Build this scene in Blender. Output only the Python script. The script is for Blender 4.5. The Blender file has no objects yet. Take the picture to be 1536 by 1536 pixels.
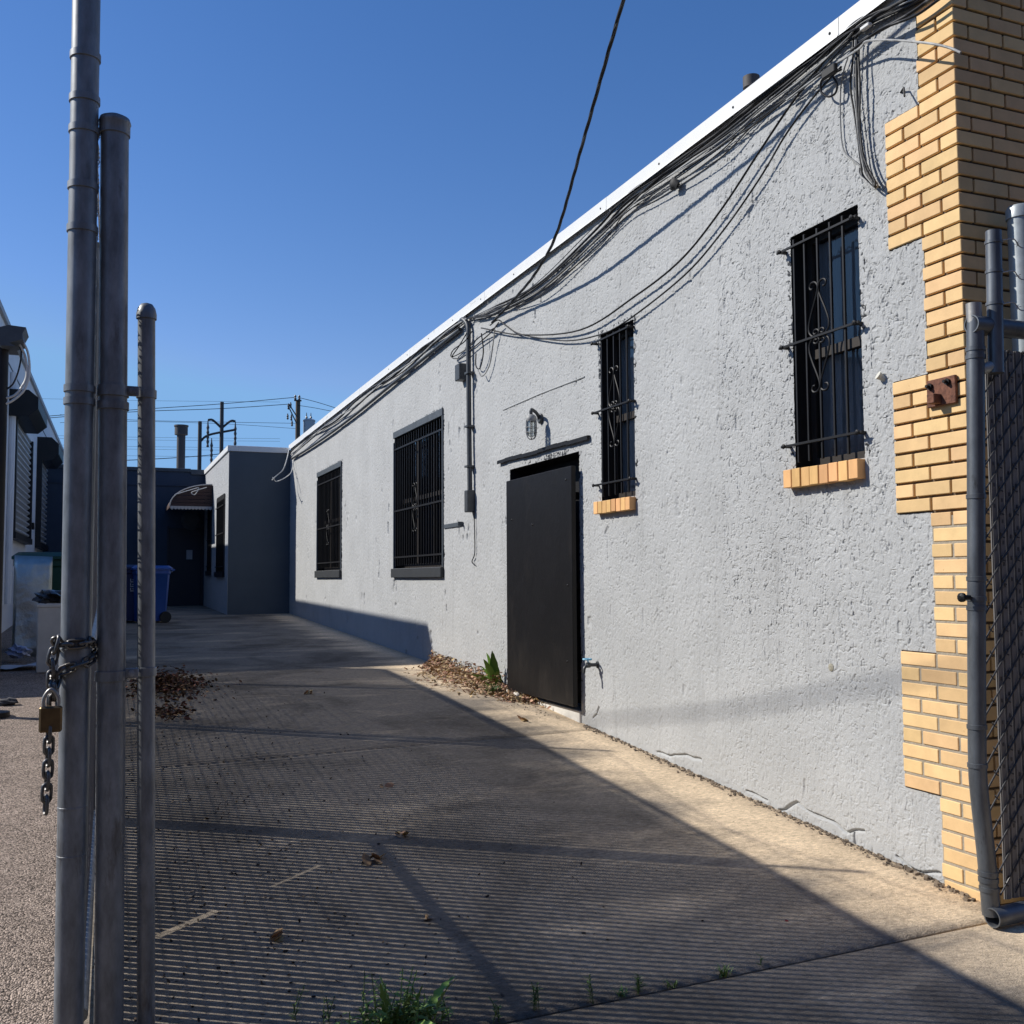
import bpy, bmesh, math, random
import numpy as np
from mathutils import Vector, Matrix
random.seed(7)
rnd = random.Random(11)
S = bpy.context.scene
COL = S.collection

# ------------------------------------------------------------------ camera
F = 1520.0; CX = CY = 768.0; H = 1.62
Yc = np.array([150 - CX, -(870 - CY), -F]); Yc /= np.linalg.norm(Yc)
Zc = np.array([618 - CX, CY + 21880, -F]); Zc = Zc - Yc * (Zc @ Yc); Zc /= np.linalg.norm(Zc)
Xc = np.cross(Yc, Zc)
R = np.array([Xc, Yc, Zc])
CAM = np.array([0, 0, H])
W = 4.087                                   # plane of the long stucco wall

def ray(u, v): return R @ np.array([u - CX, -(v - CY), -F])
def onX(u, v, x):
    d = ray(u, v); return CAM + d * (x / d[0])
def onY(u, v, y):
    d = ray(u, v); return CAM + d * (y / d[1])
GY = [-60, 3.6, 3.9, 8.4, 10.15, 12.85, 23.3, 30, 300]
GZ = [0, 0, .006, .298, .42, .50, .81, .90, .90]
def gz(y): return float(np.interp(y, GY, GZ))
def onG(u, v):
    z = 0.
    for i in range(50):
        d = ray(u, v); p = CAM + d * ((z - H) / d[2]); z = gz(p[1])
    return p

cd = bpy.data.cameras.new('camera'); cam = bpy.data.objects.new('camera', cd); COL.objects.link(cam)
M4 = Matrix([[*R[0], 0], [*R[1], 0], [*R[2], H], [0, 0, 0, 1]])
cam.matrix_world = M4
cd.sensor_width = 36; cd.lens = F / 1536 * 36; cd.clip_start = .05; cd.clip_end = 3000
S.camera = cam

# ------------------------------------------------------------------ light
SL = np.array([1.0, -.59, -.90]); SL /= np.linalg.norm(SL)    # direction the sunlight travels
el = math.asin(-SL[2]); az = math.atan2(-SL[0], -SL[1])          # from +Y towards +X
wd = bpy.data.worlds.new('World'); S.world = wd; wd.use_nodes = True
nt = wd.node_tree; nt.nodes.clear()
sk = nt.nodes.new('ShaderNodeTexSky'); sk.sky_type = 'NISHITA'; sk.sun_disc = False
sk.sun_elevation = el; sk.sun_rotation = az; sk.air_density = 1.0; sk.dust_density = .15; sk.ozone_density = 2.5; sk.altitude = 0
bg = nt.nodes.new('ShaderNodeBackground'); bg.inputs[1].default_value = .118
ow = nt.nodes.new('ShaderNodeOutputWorld')
hs = nt.nodes.new('ShaderNodeHueSaturation'); hs.inputs['Saturation'].default_value = 1.28; hs.inputs['Value'].default_value = .98
mn = nt.nodes.new('ShaderNodeVectorMath'); mn.operation = 'MINIMUM'; mn.inputs[1].default_value = (1.75, 3.5, 6.2)
nt.links.new(sk.outputs[0], hs.inputs['Color']); tint = nt.nodes.new('ShaderNodeVectorMath'); tint.operation = 'MULTIPLY'; tint.inputs[1].default_value = (1.12, .93, 1.05)
nt.links.new(hs.outputs[0], tint.inputs[0]); nt.links.new(tint.outputs[0], mn.inputs[0]); nt.links.new(mn.outputs[0], bg.inputs[0]); nt.links.new(bg.outputs[0], ow.inputs[0])
ld = bpy.data.lights.new('sun', 'SUN'); ld.energy = 5.0; ld.angle = math.radians(.53); ld.color = (1, .955, .88)
sun = bpy.data.objects.new('sun', ld); COL.objects.link(sun)
sun.rotation_euler = Vector(SL).to_track_quat('-Z', 'Y').to_euler(); sun.location = (-12, 10, 14)
S.view_settings.view_transform = 'Standard'; S.view_settings.look = 'None'
S.view_settings.exposure = 0.12; S.view_settings.gamma = 1

# ------------------------------------------------------------------ materials
MATS = {}
def mat(name, col, rough=.8, metal=0., var=.0, vscale=6., bump=0., bscale=40., spec=.5, dist=.01, col2=None,
        stretch=(1, 1, 1), detail=6., extra=None):
    if name in MATS: return MATS[name]
    m = bpy.data.materials.new(name); m.use_nodes = True; MATS[name] = m
    t = m.node_tree; N = t.nodes; L = t.links; b = N['Principled BSDF']
    b.inputs['Base Color'].default_value = (*col, 1); b.inputs['Roughness'].default_value = rough
    b.inputs['Metallic'].default_value = metal; b.inputs['Specular IOR Level'].default_value = spec
    tc = N.new('ShaderNodeTexCoord'); mp = N.new('ShaderNodeMapping'); mp.inputs['Scale'].default_value = stretch
    L.new(tc.outputs['Object'], mp.inputs[0])
    out = None
    if var or col2:
        n = N.new('ShaderNodeTexNoise'); n.inputs['Scale'].default_value = vscale; n.inputs['Detail'].default_value = detail
        n.inputs['Roughness'].default_value = .65; L.new(mp.outputs[0], n.inputs[0])
        r = N.new('ShaderNodeValToRGB'); r.color_ramp.elements[0].position = .3; r.color_ramp.elements[1].position = .7
        c2 = col2 if col2 else tuple(min(1, c * (1 + var)) for c in col)
        c1 = col if col2 else tuple(c * (1 - var) for c in col)
        r.color_ramp.elements[0].color = (*c1, 1); r.color_ramp.elements[1].color = (*c2, 1)
        L.new(n.outputs[0], r.inputs[0]); L.new(r.outputs[0], b.inputs['Base Color']); out = r.outputs[0]
    if bump:
        n2 = N.new('ShaderNodeTexNoise'); n2.inputs['Scale'].default_value = bscale; n2.inputs['Detail'].default_value = 8
        n2.inputs['Roughness'].default_value = .6
        L.new(mp.outputs[0], n2.inputs[0])
        bp = N.new('ShaderNodeBump'); bp.inputs['Strength'].default_value = bump; bp.inputs['Distance'].default_value = dist
        L.new(n2.outputs[0], bp.inputs['Height']); L.new(bp.outputs[0], b.inputs['Normal'])
    if extra: extra(t, b, mp, out)
    return m

def random_island(lo, hi, sat=None):
    def f(t, b, mp, out):
        N, L = t.nodes, t.links
        g = N.new('ShaderNodeNewGeometry'); mr = N.new('ShaderNodeMapRange'); mr.inputs[3].default_value = lo; mr.inputs[4].default_value = hi
        L.new(g.outputs['Random Per Island'], mr.inputs[0])
        hs = N.new('ShaderNodeHueSaturation'); L.new(mr.outputs[0], hs.inputs['Value'])
        if sat:
            m2 = N.new('ShaderNodeMapRange'); m2.inputs[3].default_value = .5 - sat; m2.inputs[4].default_value = .5 + sat
            mu = N.new('ShaderNodeMath'); mu.operation = 'MULTIPLY'; mu.inputs[1].default_value = 7.31
            fr = N.new('ShaderNodeMath'); fr.operation = 'FRACT'
            L.new(g.outputs['Random Per Island'], mu.inputs[0]); L.new(mu.outputs[0], fr.inputs[0]); L.new(fr.outputs[0], m2.inputs[0])
            L.new(m2.outputs[0], hs.inputs['Hue'])
        if out is None:
            hs.inputs['Color'].default_value = b.inputs['Base Color'].default_value
        else: L.new(out, hs.inputs['Color'])
        L.new(hs.outputs[0], b.inputs['Base Color'])
    return f

def stain(scale, lo, hi, colr, stretch=(1, 1, 1), seed=0.):
    """dirt / wear patches with a shape of their own, mixed over the base colour"""
    def f(t, b, mp, out):
        N, L = t.nodes, t.links
        tc = N.new('ShaderNodeTexCoord'); m2 = N.new('ShaderNodeMapping'); m2.inputs['Scale'].default_value = stretch
        m2.inputs['Location'].default_value = (seed, seed, seed); L.new(tc.outputs['Object'], m2.inputs[0])
        n = N.new('ShaderNodeTexNoise'); n.inputs['Scale'].default_value = scale; n.inputs['Detail'].default_value = 9; n.inputs['Roughness'].default_value = .7
        L.new(m2.outputs[0], n.inputs[0])
        mr = N.new('ShaderNodeMapRange'); mr.inputs[1].default_value = lo; mr.inputs[2].default_value = hi; L.new(n.outputs[0], mr.inputs[0])
        mx = N.new('ShaderNodeMix'); mx.data_type = 'RGBA'; mx.inputs[7].default_value = (*colr, 1)
        L.new(mr.outputs[0], mx.inputs[0])
        src = b.inputs['Base Color'].links[0].from_socket if b.inputs['Base Color'].links else None
        if src: L.new(src, mx.inputs[6])
        else: mx.inputs[6].default_value = b.inputs['Base Color'].default_value
        L.new(mx.outputs[2], b.inputs['Base Color'])
    return f
def chainx(*fs):
    def f(t, b, mp, out):
        for g in fs: g(t, b, mp, out)
    return f

stucco = mat('stucco', (.408, .414, .412), .92, var=.08, vscale=1.6, bump=.6, bscale=110, dist=.005, spec=.15,
             extra=chainx(stain(5, .60, .76, (.345, .353, .355), (1, 1, .6)), stain(2.2, .56, .78, (.30, .302, .298), (1, 5, .35), 4)))
stucco_smooth = mat('stucco_smooth', (.30, .33, .36), .92, var=.08, vscale=2, bump=.4, bscale=60, dist=.006, spec=.15)
bluewall = mat('dark_blue_paint', (.05, .068, .10), .8, var=.1, vscale=2, bump=.2, bscale=30, spec=.2)
whitewall = mat('white_paint_wall', (.74, .75, .76), .8, var=.06, vscale=2, bump=.2, bscale=40, spec=.2)
brickm = mat('buff_brick', (.74, .50, .25), .78, var=.10, vscale=7, bump=.25, bscale=120, dist=.003, spec=.25,
             extra=chainx(random_island(.84, 1.08, .006), stain(28, .66, .72, (.45, .27, .12), seed=3)))
sillbrick = mat('sill_brick', (.72, .42, .18), .75, var=.14, vscale=14, bump=.3, bscale=80, dist=.003, stretch=(1, 1, .3), spec=.25, extra=random_island(.8, 1.1, .01))
mortar = mat('mortar', (.13, .10, .072), .95, var=.2, vscale=20, bump=.5, bscale=90, spec=.1)
coping = mat('white_metal_coping', (.72, .72, .70), .45, var=.04, vscale=3, spec=.4, extra=stain(3, .64, .70, (.42, .40, .37), (1, .5, 2)))
blackpaint = mat('black_paint', (.012, .012, .013), .5, var=.2, vscale=5, bump=.12, bscale=30, spec=.35)
doorblack = mat('door_black_paint', (.0075, .0068, .0068), .42, var=.2, vscale=2, bump=.12, bscale=5, dist=.03, spec=.28, extra=chainx(stain(2.5, .55, .8, (.022, .019, .017), (1, 1, .5), 9), stain(60, .72, .75, (.2, .2, .2), seed=5)))
ironblack = mat('black_iron', (.008, .008, .009), .5, metal=.0, spec=.3, var=.2, vscale=40)
slate = mat('slate_paint', (.07, .083, .097), .6, var=.15, vscale=8, bump=.2, bscale=50, spec=.3)
darkframe = mat('dark_window_frame', (.03, .024, .02), .5, spec=.4, var=.1)
galv = mat('galvanised_steel', (.20, .212, .225), .45, metal=.3, var=.42, vscale=17, bump=.08, bscale=60, dist=.003, stretch=(1, 1, .35),
           extra=stain(14, .60, .72, (.11, .105, .10), (1, 1, .25), 2))
galvlight = mat('bright_galvanised', (.33, .36, .37), .45, metal=.3, var=.2, vscale=14, bump=.08, bscale=60, dist=.003)
wirem = mat('fence_wire', (.42, .43, .44), .4, metal=.5, var=.15)
slatm = mat('fence_slat', (.16, .155, .155), .6, var=.1, spec=.3)
cablem = mat('black_cable', (.016, .016, .017), .55, spec=.4, var=.2)
greycable = mat('grey_cable', (.30, .30, .29), .55, spec=.4, var=.15)
whitecable = mat('white_cable', (.62, .62, .60), .5, spec=.4)
conduitm = mat('dark_grey_conduit', (.065, .07, .075), .5, metal=.3, var=.2, vscale=10)
rust = mat('rust', (.07, .028, .018), .9, var=.35, vscale=26, bump=.7, bscale=60, dist=.006, col2=(.23, .095, .055))
galvdark = mat('weathered_galvanised', (.12, .13, .142), .42, metal=.45, var=.35, vscale=12, bump=.08, bscale=60, dist=.003, stretch=(1, 1, .35), extra=stain(16, .60, .72, (.06, .058, .055), (1, 1, .25), 2))
rawsteel = mat('raw_weld_steel', (.36, .34, .31), .45, metal=.7, var=.2, vscale=20)
brass = mat('old_brass', (.15, .10, .05), .45, metal=.8, var=.25, vscale=30)
chainm = mat('chain_steel', (.13, .125, .12), .42, metal=.75, var=.25, vscale=40)
window_backing = mat('grey_curtain', (.24, .235, .245), .9, var=.1, vscale=5, spec=.1)
interior = mat('dark_interior', (.012, .012, .014), .9, spec=.1)
bluebin = mat('blue_plastic', (.018, .075, .30), .45, spec=.4, var=.1)
navybin = mat('navy_plastic', (.012, .022, .085), .5, spec=.4, var=.1)
greenbin = mat('green_plastic', (.01, .055, .035), .5, spec=.4, var=.1)
rubber = mat('black_rubber', (.012, .012, .012), .7)
bagm = mat('black_bag', (.010, .010, .011), .3, bump=.8, bscale=14, dist=.03)
whitebin = mat('white_bin', (.55, .54, .50), .6, var=.12, vscale=4)
sheetm = mat('sheet_metal', (.46, .48, .45), .3, metal=.85, var=.1, bump=.6, bscale=2.2, dist=.06, detail=2)
plasticw = mat('white_plastic_sheet', (.55, .55, .56), .5, var=.1, bump=.8, bscale=12, dist=.03)
bluepack = mat('blue_packaging', (.16, .22, .45), .4, var=.3, vscale=25, col2=(.55, .57, .62))
ragm = mat('grey_rag', (.06, .06, .065), .9, var=.3, vscale=20)
awnm = mat('brown_awning', (.045, .02, .018), .6, var=.2)
awnw = mat('awning_valance', (.5, .48, .46), .6)
leafm = mat('dry_leaf', (.34, .225, .135), .85, spec=.15, extra=random_island(.35, 1.6, .03))
stonem = mat('pale_stone', (.55, .50, .43), .85, var=.15, vscale=30)
greenleaf = mat('green_leaf', (.18, .28, .065), .5, spec=.35, var=.25, vscale=10, extra=random_island(.6, 1.35, .015))
darkgreen = mat('dark_green_leaf', (.09, .14, .04), .6, spec=.3, extra=random_island(.6, 1.3, .015))
woodpole = mat('weathered_wood', (.10, .075, .055), .9, var=.25, vscale=4, stretch=(1, 1, .1))
farsteel = mat('dark_steel_pole', (.06, .055, .055), .7)
ceramic = mat('insulator', (.09, .085, .085), .4)
transf = mat('transformer_grey', (.42, .45, .48), .5, var=.08)
roofm = mat('roof_membrane', (.45, .45, .44), .9, var=.1)
spigotblue = mat('spigot_blue', (.16, .42, .60), .5)
shutterm = mat('grey_shutter', (.42, .44, .45), .5, var=.08)
lampglass = None
def make_glass(name, tint=(.8, .85, .9), refl=.06):
    m = bpy.data.materials.new(name); m.use_nodes = True; t = m.node_tree; N = t.nodes; L = t.links; N.clear()
    o = N.new('ShaderNodeOutputMaterial'); tr = N.new('ShaderNodeBsdfTransparent'); tr.inputs[0].default_value = (*tint, 1)
    gl = N.new('ShaderNodeBsdfGlossy'); gl.inputs['Roughness'].default_value = .015; gl.inputs[0].default_value = (.9, .95, 1, 1)
    fr = N.new('ShaderNodeFresnel'); fr.inputs[0].default_value = 1.45
    ad = N.new('ShaderNodeMath'); ad.operation = 'ADD'; ad.inputs[1].default_value = refl; ad.use_clamp = True
    n = N.new('ShaderNodeTexNoise'); n.inputs['Scale'].default_value = 3; bp = N.new('ShaderNodeBump'); bp.inputs['Strength'].default_value = .05; bp.inputs['Distance'].default_value = .02
    L.new(n.outputs[0], bp.inputs['Height']); L.new(bp.outputs[0], gl.inputs['Normal'])
    mx = N.new('ShaderNodeMixShader'); L.new(fr.outputs[0], ad.inputs[0]); L.new(ad.outputs[0], mx.inputs[0])
    L.new(tr.outputs[0], mx.inputs[1]); L.new(gl.outputs[0], mx.inputs[2]); L.new(mx.outputs[0], o.inputs[0])
    return m
glass = make_glass('window_glass', (.88, .89, .9), .02)
jar = make_glass('lamp_glass', (.8, .82, .8), .12)

# concrete: brushed, stained, gritty
def concrete_extra(t, b, mp, out):
    N, L = t.nodes, t.links
    tc = N.new('ShaderNodeTexCoord')
    # broad dark stains streaked along x; the x mask paints in fence shade
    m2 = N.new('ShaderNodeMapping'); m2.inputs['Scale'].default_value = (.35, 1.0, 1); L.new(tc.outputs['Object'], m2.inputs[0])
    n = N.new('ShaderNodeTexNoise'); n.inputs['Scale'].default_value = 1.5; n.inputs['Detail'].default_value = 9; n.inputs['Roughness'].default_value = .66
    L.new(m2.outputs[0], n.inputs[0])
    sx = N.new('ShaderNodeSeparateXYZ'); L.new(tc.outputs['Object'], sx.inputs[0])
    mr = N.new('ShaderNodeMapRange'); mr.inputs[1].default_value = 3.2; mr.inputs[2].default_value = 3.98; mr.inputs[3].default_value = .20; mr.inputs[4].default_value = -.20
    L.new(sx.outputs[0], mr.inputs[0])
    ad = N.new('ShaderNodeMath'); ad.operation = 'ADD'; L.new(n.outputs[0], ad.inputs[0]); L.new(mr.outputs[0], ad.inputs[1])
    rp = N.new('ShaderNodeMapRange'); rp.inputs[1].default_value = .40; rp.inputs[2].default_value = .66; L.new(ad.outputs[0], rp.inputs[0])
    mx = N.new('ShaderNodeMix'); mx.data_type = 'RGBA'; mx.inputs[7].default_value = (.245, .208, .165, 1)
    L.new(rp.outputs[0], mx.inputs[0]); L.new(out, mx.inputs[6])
    # dark specks
    v = N.new('ShaderNodeTexNoise'); v.inputs['Scale'].default_value = 55; v.inputs['Detail'].default_value = 3; L.new(tc.outputs['Object'], v.inputs[0])
    r2 = N.new('ShaderNodeMapRange'); r2.inputs[1].default_value = .66; r2.inputs[2].default_value = .72; r2.inputs[4].default_value = .6; L.new(v.outputs[0], r2.inputs[0])
    m3 = N.new('ShaderNodeMix'); m3.data_type = 'RGBA'; m3.inputs[7].default_value = (.07, .055, .04, 1)
    L.new(r2.outputs[0], m3.inputs[0]); L.new(mx.outputs[2], m3.inputs[6])
    g = N.new('ShaderNodeTexNoise'); g.inputs['Scale'].default_value = 34; g.inputs['Detail'].default_value = 7; g.inputs['Roughness'].default_value = .8
    mgs = N.new('ShaderNodeMapping'); mgs.inputs['Scale'].default_value = (.75, 1.4, 1); mgs.inputs['Rotation'].default_value = (0, 0, .12); L.new(tc.outputs['Object'], mgs.inputs[0]); L.new(mgs.outputs[0], g.inputs[0])
    gm = N.new('ShaderNodeMapRange'); gm.inputs[1].default_value = .3; gm.inputs[2].default_value = .7; gm.inputs[3].default_value = .50; gm.inputs[4].default_value = 1.42; L.new(g.outputs[0], gm.inputs[0])
    mg = N.new('ShaderNodeMix'); mg.data_type = 'RGBA'; mg.blend_type = 'MULTIPLY'; mg.inputs[0].default_value = 1; L.new(m3.outputs[2], mg.inputs[6]); L.new(gm.outputs[0], mg.inputs[7])
    # big irregular oil-dark blotches
    ob = N.new('ShaderNodeTexNoise'); ob.inputs['Scale'].default_value = .9; ob.inputs['Detail'].default_value = 8; ob.inputs['Roughness'].default_value = .6; ob.inputs['Distortion'].default_value = .8; L.new(tc.outputs['Object'], ob.inputs[0])
    orr = N.new('ShaderNodeMapRange'); orr.inputs[1].default_value = .46; orr.inputs[2].default_value = .66; orr.inputs[3].default_value = 1; orr.inputs[4].default_value = .50; L.new(ob.outputs[0], orr.inputs[0])
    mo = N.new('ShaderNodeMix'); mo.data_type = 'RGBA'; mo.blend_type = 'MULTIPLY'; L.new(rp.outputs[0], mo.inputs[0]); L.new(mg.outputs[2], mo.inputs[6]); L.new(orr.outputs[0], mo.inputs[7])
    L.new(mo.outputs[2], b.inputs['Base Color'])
    # brushed grain, mostly across the drive, plus pits
    m4 = N.new('ShaderNodeMapping'); m4.inputs['Scale'].default_value = (10, 60, 30); m4.inputs['Rotation'].default_value = (0, 0, .15); L.new(tc.outputs['Object'], m4.inputs[0])
    n4 = N.new('ShaderNodeTexNoise'); n4.inputs['Scale'].default_value = 1.3; n4.inputs['Detail'].default_value = 6; n4.inputs['Roughness'].default_value = .7; n4.inputs['Distortion'].default_value = 1.2
    L.new(m4.outputs[0], n4.inputs[0])
    n5 = N.new('ShaderNodeTexNoise'); n5.inputs['Scale'].default_value = 130; n5.inputs['Detail'].default_value = 4; L.new(tc.outputs['Object'], n5.inputs[0])
    a2 = N.new('ShaderNodeMath'); a2.operation = 'ADD'; L.new(n4.outputs[0], a2.inputs[0]); L.new(n5.outputs[0], a2.inputs[1])
    bp = N.new('ShaderNodeBump'); bp.inputs['Strength'].default_value = .75; bp.inputs['Distance'].default_value = .008
    L.new(a2.outputs[0], bp.inputs['Height']); L.new(bp.outputs[0], b.inputs['Normal'])
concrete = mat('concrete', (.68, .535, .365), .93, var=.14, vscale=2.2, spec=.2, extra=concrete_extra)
dirt = mat('joint_dirt', (.07, .055, .04), .95, var=.3, vscale=20, bump=.6, bscale=60)
def asphalt_extra(t, b, mp, out):
    N, L = t.nodes, t.links
    tc = N.new('ShaderNodeTexCoord')
    v = N.new('ShaderNodeTexVoronoi'); v.inputs['Scale'].default_value = 125; L.new(tc.outputs['Object'], v.inputs[0])
    hs = N.new('ShaderNodeMapRange'); hs.inputs[3].default_value = .22; hs.inputs[4].default_value = 2.1
    sp = N.new('ShaderNodeSeparateColor'); L.new(v.outputs['Color'], sp.inputs[0]); L.new(sp.outputs[0], hs.inputs[0])
    mx = N.new('ShaderNodeMix'); mx.data_type = 'RGBA'; mx.blend_type = 'MULTIPLY'; mx.inputs[0].default_value = 1
    L.new(out, mx.inputs[6]); L.new(hs.outputs[0], mx.inputs[7]); L.new(mx.outputs[2], b.inputs['Base Color'])
    bp = N.new('ShaderNodeBump'); bp.inputs['Strength'].default_value = 1; bp.inputs['Distance'].default_value = .012; bp.invert = True
    L.new(v.outputs['Distance'], bp.inputs['Height']); L.new(bp.outputs[0], b.inputs['Normal'])
asphalt = mat('asphalt', (.27, .215, .175), .95, var=.2, vscale=3, spec=.2, extra=asphalt_extra)

# ------------------------------------------------------------------ mesh helpers
class MB:
    def __init__(s): s.v = []; s.f = []; s.mi = []; s.mid = 0
    def add(s, vs, fs):
        o = len(s.v); s.v += [tuple(map(float, p)) for p in vs]; s.f += [tuple(i + o for i in f) for f in fs]; s.mi += [s.mid] * len(fs)
        return s
    def box(s, x0, x1, y0, y1, z0, z1, bev=0.):
        if x0 > x1: x0, x1 = x1, x0
        if y0 > y1: y0, y1 = y1, y0
        if z0 > z1: z0, z1 = z1, z0
        b = min(bev, (x1 - x0) * .45, (y1 - y0) * .45, (z1 - z0) * .45)
        if b <= 0:
            vs = [(x, y, z) for x in (x0, x1) for y in (y0, y1) for z in (z0, z1)]
            return s.add(vs, [(0, 1, 3, 2), (4, 6, 7, 5), (0, 4, 5, 1), (2, 3, 7, 6), (0, 2, 6, 4), (1, 5, 7, 3)])
        bm = bmesh.new(); bmesh.ops.create_cube(bm, size=1)
        for v in bm.verts:
            v.co = Vector(((x0 + x1) / 2 + v.co.x * (x1 - x0), (y0 + y1) / 2 + v.co.y * (y1 - y0), (z0 + z1) / 2 + v.co.z * (z1 - z0)))
        bmesh.ops.bevel(bm, geom=bm.edges[:], offset=b, segments=1, affect='EDGES', profile=.5)
        bm.verts.index_update()
        s.add([v.co[:] for v in bm.verts], [[v.index for v in f.verts] for f in bm.faces]); bm.free()
        return s
    def obox(s, c, ax, ay, az):
        """oriented box: centre and three half-axis vectors"""
        c, ax, ay, az = map(np.array, (c, ax, ay, az))
        vs = [c + i * ax + j * ay + k * az for i in (-1, 1) for j in (-1, 1) for k in (-1, 1)]
        return s.add(vs, [(0, 1, 3, 2), (4, 6, 7, 5), (0, 4, 5, 1), (2, 3, 7, 6), (0, 2, 6, 4), (1, 5, 7, 3)])
    def quad(s, *p): return s.add(p, [tuple(range(len(p)))])
    def tube(s, pts, r, n=8, cap=True, closed=False):
        P = [np.array(p, float) for p in pts]; k = len(P); rr = r if hasattr(r, '__len__') else [r] * k
        vs = []; prev = None
        for i in range(k):
            if closed: t = P[(i + 1) % k] - P[i - 1]
            else: t = P[min(i + 1, k - 1)] - P[max(i - 1, 0)]
            t = t / (np.linalg.norm(t) + 1e-12)
            if prev is None:
                a = np.array([0, 0, 1.]) if abs(t[2]) < .9 else np.array([1., 0, 0])
                u = np.cross(t, a)
            else: u = prev - t * (prev @ t)
            u /= np.linalg.norm(u) + 1e-12; prev = u; w = np.cross(t, u)
            for j in range(n):
                an = 2 * math.pi * j / n; vs.append(P[i] + rr[i] * (math.cos(an) * u + math.sin(an) * w))
        fs = []
        for i in range(k if closed else k - 1):
            i2 = (i + 1) % k
            for j in range(n): fs.append((i * n + j, i * n + (j + 1) % n, i2 * n + (j + 1) % n, i2 * n + j))
        if cap and not closed: fs += [tuple(range(n - 1, -1, -1)), tuple((k - 1) * n + j for j in range(n))]
        return s.add(vs, fs)
    def lathe(s, c, prof, n=20, axis=(0, 0, 1)):
        """revolve (radius, height) profile around an axis through c"""
        c = np.array(c, float); ax = np.array(axis, float); ax /= np.linalg.norm(ax)
        a = np.array([1., 0, 0]) if abs(ax[0]) < .9 else np.array([0, 1., 0])
        u = np.cross(ax, a); u /= np.linalg.norm(u); w = np.cross(ax, u); vs = []; fs = []
        for r, h in prof:
            for j in range(n):
                an = 2 * math.pi * j / n; vs.append(c + ax * h + max(r, 1e-4) * (math.cos(an) * u + math.sin(an) * w))
        for i in range(len(prof) - 1):
            for j in range(n): fs.append((i * n + j, i * n + (j + 1) % n, (i + 1) * n + (j + 1) % n, (i + 1) * n + j))
        fs += [tuple(range(n - 1, -1, -1)), tuple((len(prof) - 1) * n + j for j in range(n))]
        return s.add(vs, fs)
    def prism(s, poly, axis, a, b):
        """extrude a 2-D polygon along axis 0/1/2 from a to b"""
        def P(p, q):
            l = list(p); l.insert(axis, q); return l
        n = len(poly); vs = [P(p, a) for p in poly] + [P(p, b) for p in poly]
        fs = [(i, (i + 1) % n, n + (i + 1) % n, n + i) for i in range(n)] + [tuple(range(n - 1, -1, -1)), tuple(range(n, 2 * n))]
        return s.add(vs, fs)
    def build(s, name, m, parent=None, smooth=None, recalc=True):
        root = parent
        while root is not None and root.parent is not None: root = root.parent
        off = np.array(root.location) if root is not None else np.zeros(3)
        me = bpy.data.meshes.new(name)
        V = np.array(s.v) - off
        me.from_pydata(V.tolist(), [], s.f); me.update()
        ms = m if isinstance(m, (list, tuple)) else [m]
        for x in ms: me.materials.append(x)
        if len(ms) > 1:
            me.polygons.foreach_set('material_index', s.mi)
        if recalc:
            bm = bmesh.new(); bm.from_mesh(me); bmesh.ops.recalc_face_normals(bm, faces=bm.faces[:]); bm.to_mesh(me); bm.free()
        if smooth:
            me.polygons.foreach_set('use_smooth', [True] * len(me.polygons))
            me.set_sharp_from_angle(angle=math.radians(smooth))
        o = bpy.data.objects.new(name, me); COL.objects.link(o)
        if parent is not None: o.parent = parent
        return o

def tag(o, label=None, cat=None, group=None, kind=None):
    if label: o['label'] = label
    if cat: o['category'] = cat
    if group: o['group'] = group
    if kind: o['kind'] = kind
    return o
def thing(name, label, cat, loc, group=None):
    o = bpy.data.objects.new(name, None); COL.objects.link(o); o.location = tuple(float(x) for x in loc); o.empty_display_size = .1
    return tag(o, label, cat, group)
def copy_tree(o, dloc, label=None, parent=None):
    c = o.copy(); COL.objects.link(c)
    if parent is not None: c.parent = parent
    else:
        c.location = Vector(o.location) + Vector(dloc)
        if label: c['label'] = label
    for ch in list(o.children): copy_tree(ch, None, None, c)
    return c
def spline(pts, n=8):
    P = [np.array(p, float) for p in pts]
    if len(P) < 3: return [P[0] + (P[-1] - P[0]) * i / n for i in range(n + 1)]
    P = [2 * P[0] - P[1]] + P + [2 * P[-1] - P[-2]]; out = []
    for i in range(1, len(P) - 2):
        a, b, c, d = P[i - 1:i + 3]
        for k in range(n):
            t = k / n; out.append(.5 * ((2 * b) + (-a + c) * t + (2 * a - 5 * b + 4 * c - d) * t * t + (-a + 3 * b - 3 * c + d) * t ** 3))
    out.append(P[-2]); return out

# ------------------------------------------------------------------ noise (numpy)
def _hash(ix, iy, seed):
    h = (ix.astype(np.int64) * 374761393 + iy.astype(np.int64) * 668265263 + seed * 974634777) & 0xffffffff
    h = ((h ^ (h >> 13)) * 1274126177) & 0xffffffff
    return ((h ^ (h >> 16)) & 0xffffff) / float(0xffffff)
def vn(x, y, seed=0):
    ix = np.floor(x); iy = np.floor(y); fx = x - ix; fy = y - iy
    fx = fx * fx * fx * (fx * (fx * 6 - 15) + 10); fy = fy * fy * fy * (fy * (fy * 6 - 15) + 10)
    a = _hash(ix, iy, seed); b = _hash(ix + 1, iy, seed); c = _hash(ix, iy + 1, seed); d = _hash(ix + 1, iy + 1, seed)
    return (a * (1 - fx) + b * fx) * (1 - fy) + (c * (1 - fx) + d * fx) * fy
def fbm(x, y, seed=0, o=3):
    s = 0; a = .5; t = 0
    for i in range(o): s = s + a * vn(x * 2 ** i, y * 2 ** i, seed + i * 17); t += a; a *= .5
    return s / t
def sstep(a, b, x):
    t = np.clip((x - a) / (b - a), 0, 1); return t * t * (3 - 2 * t)

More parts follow.
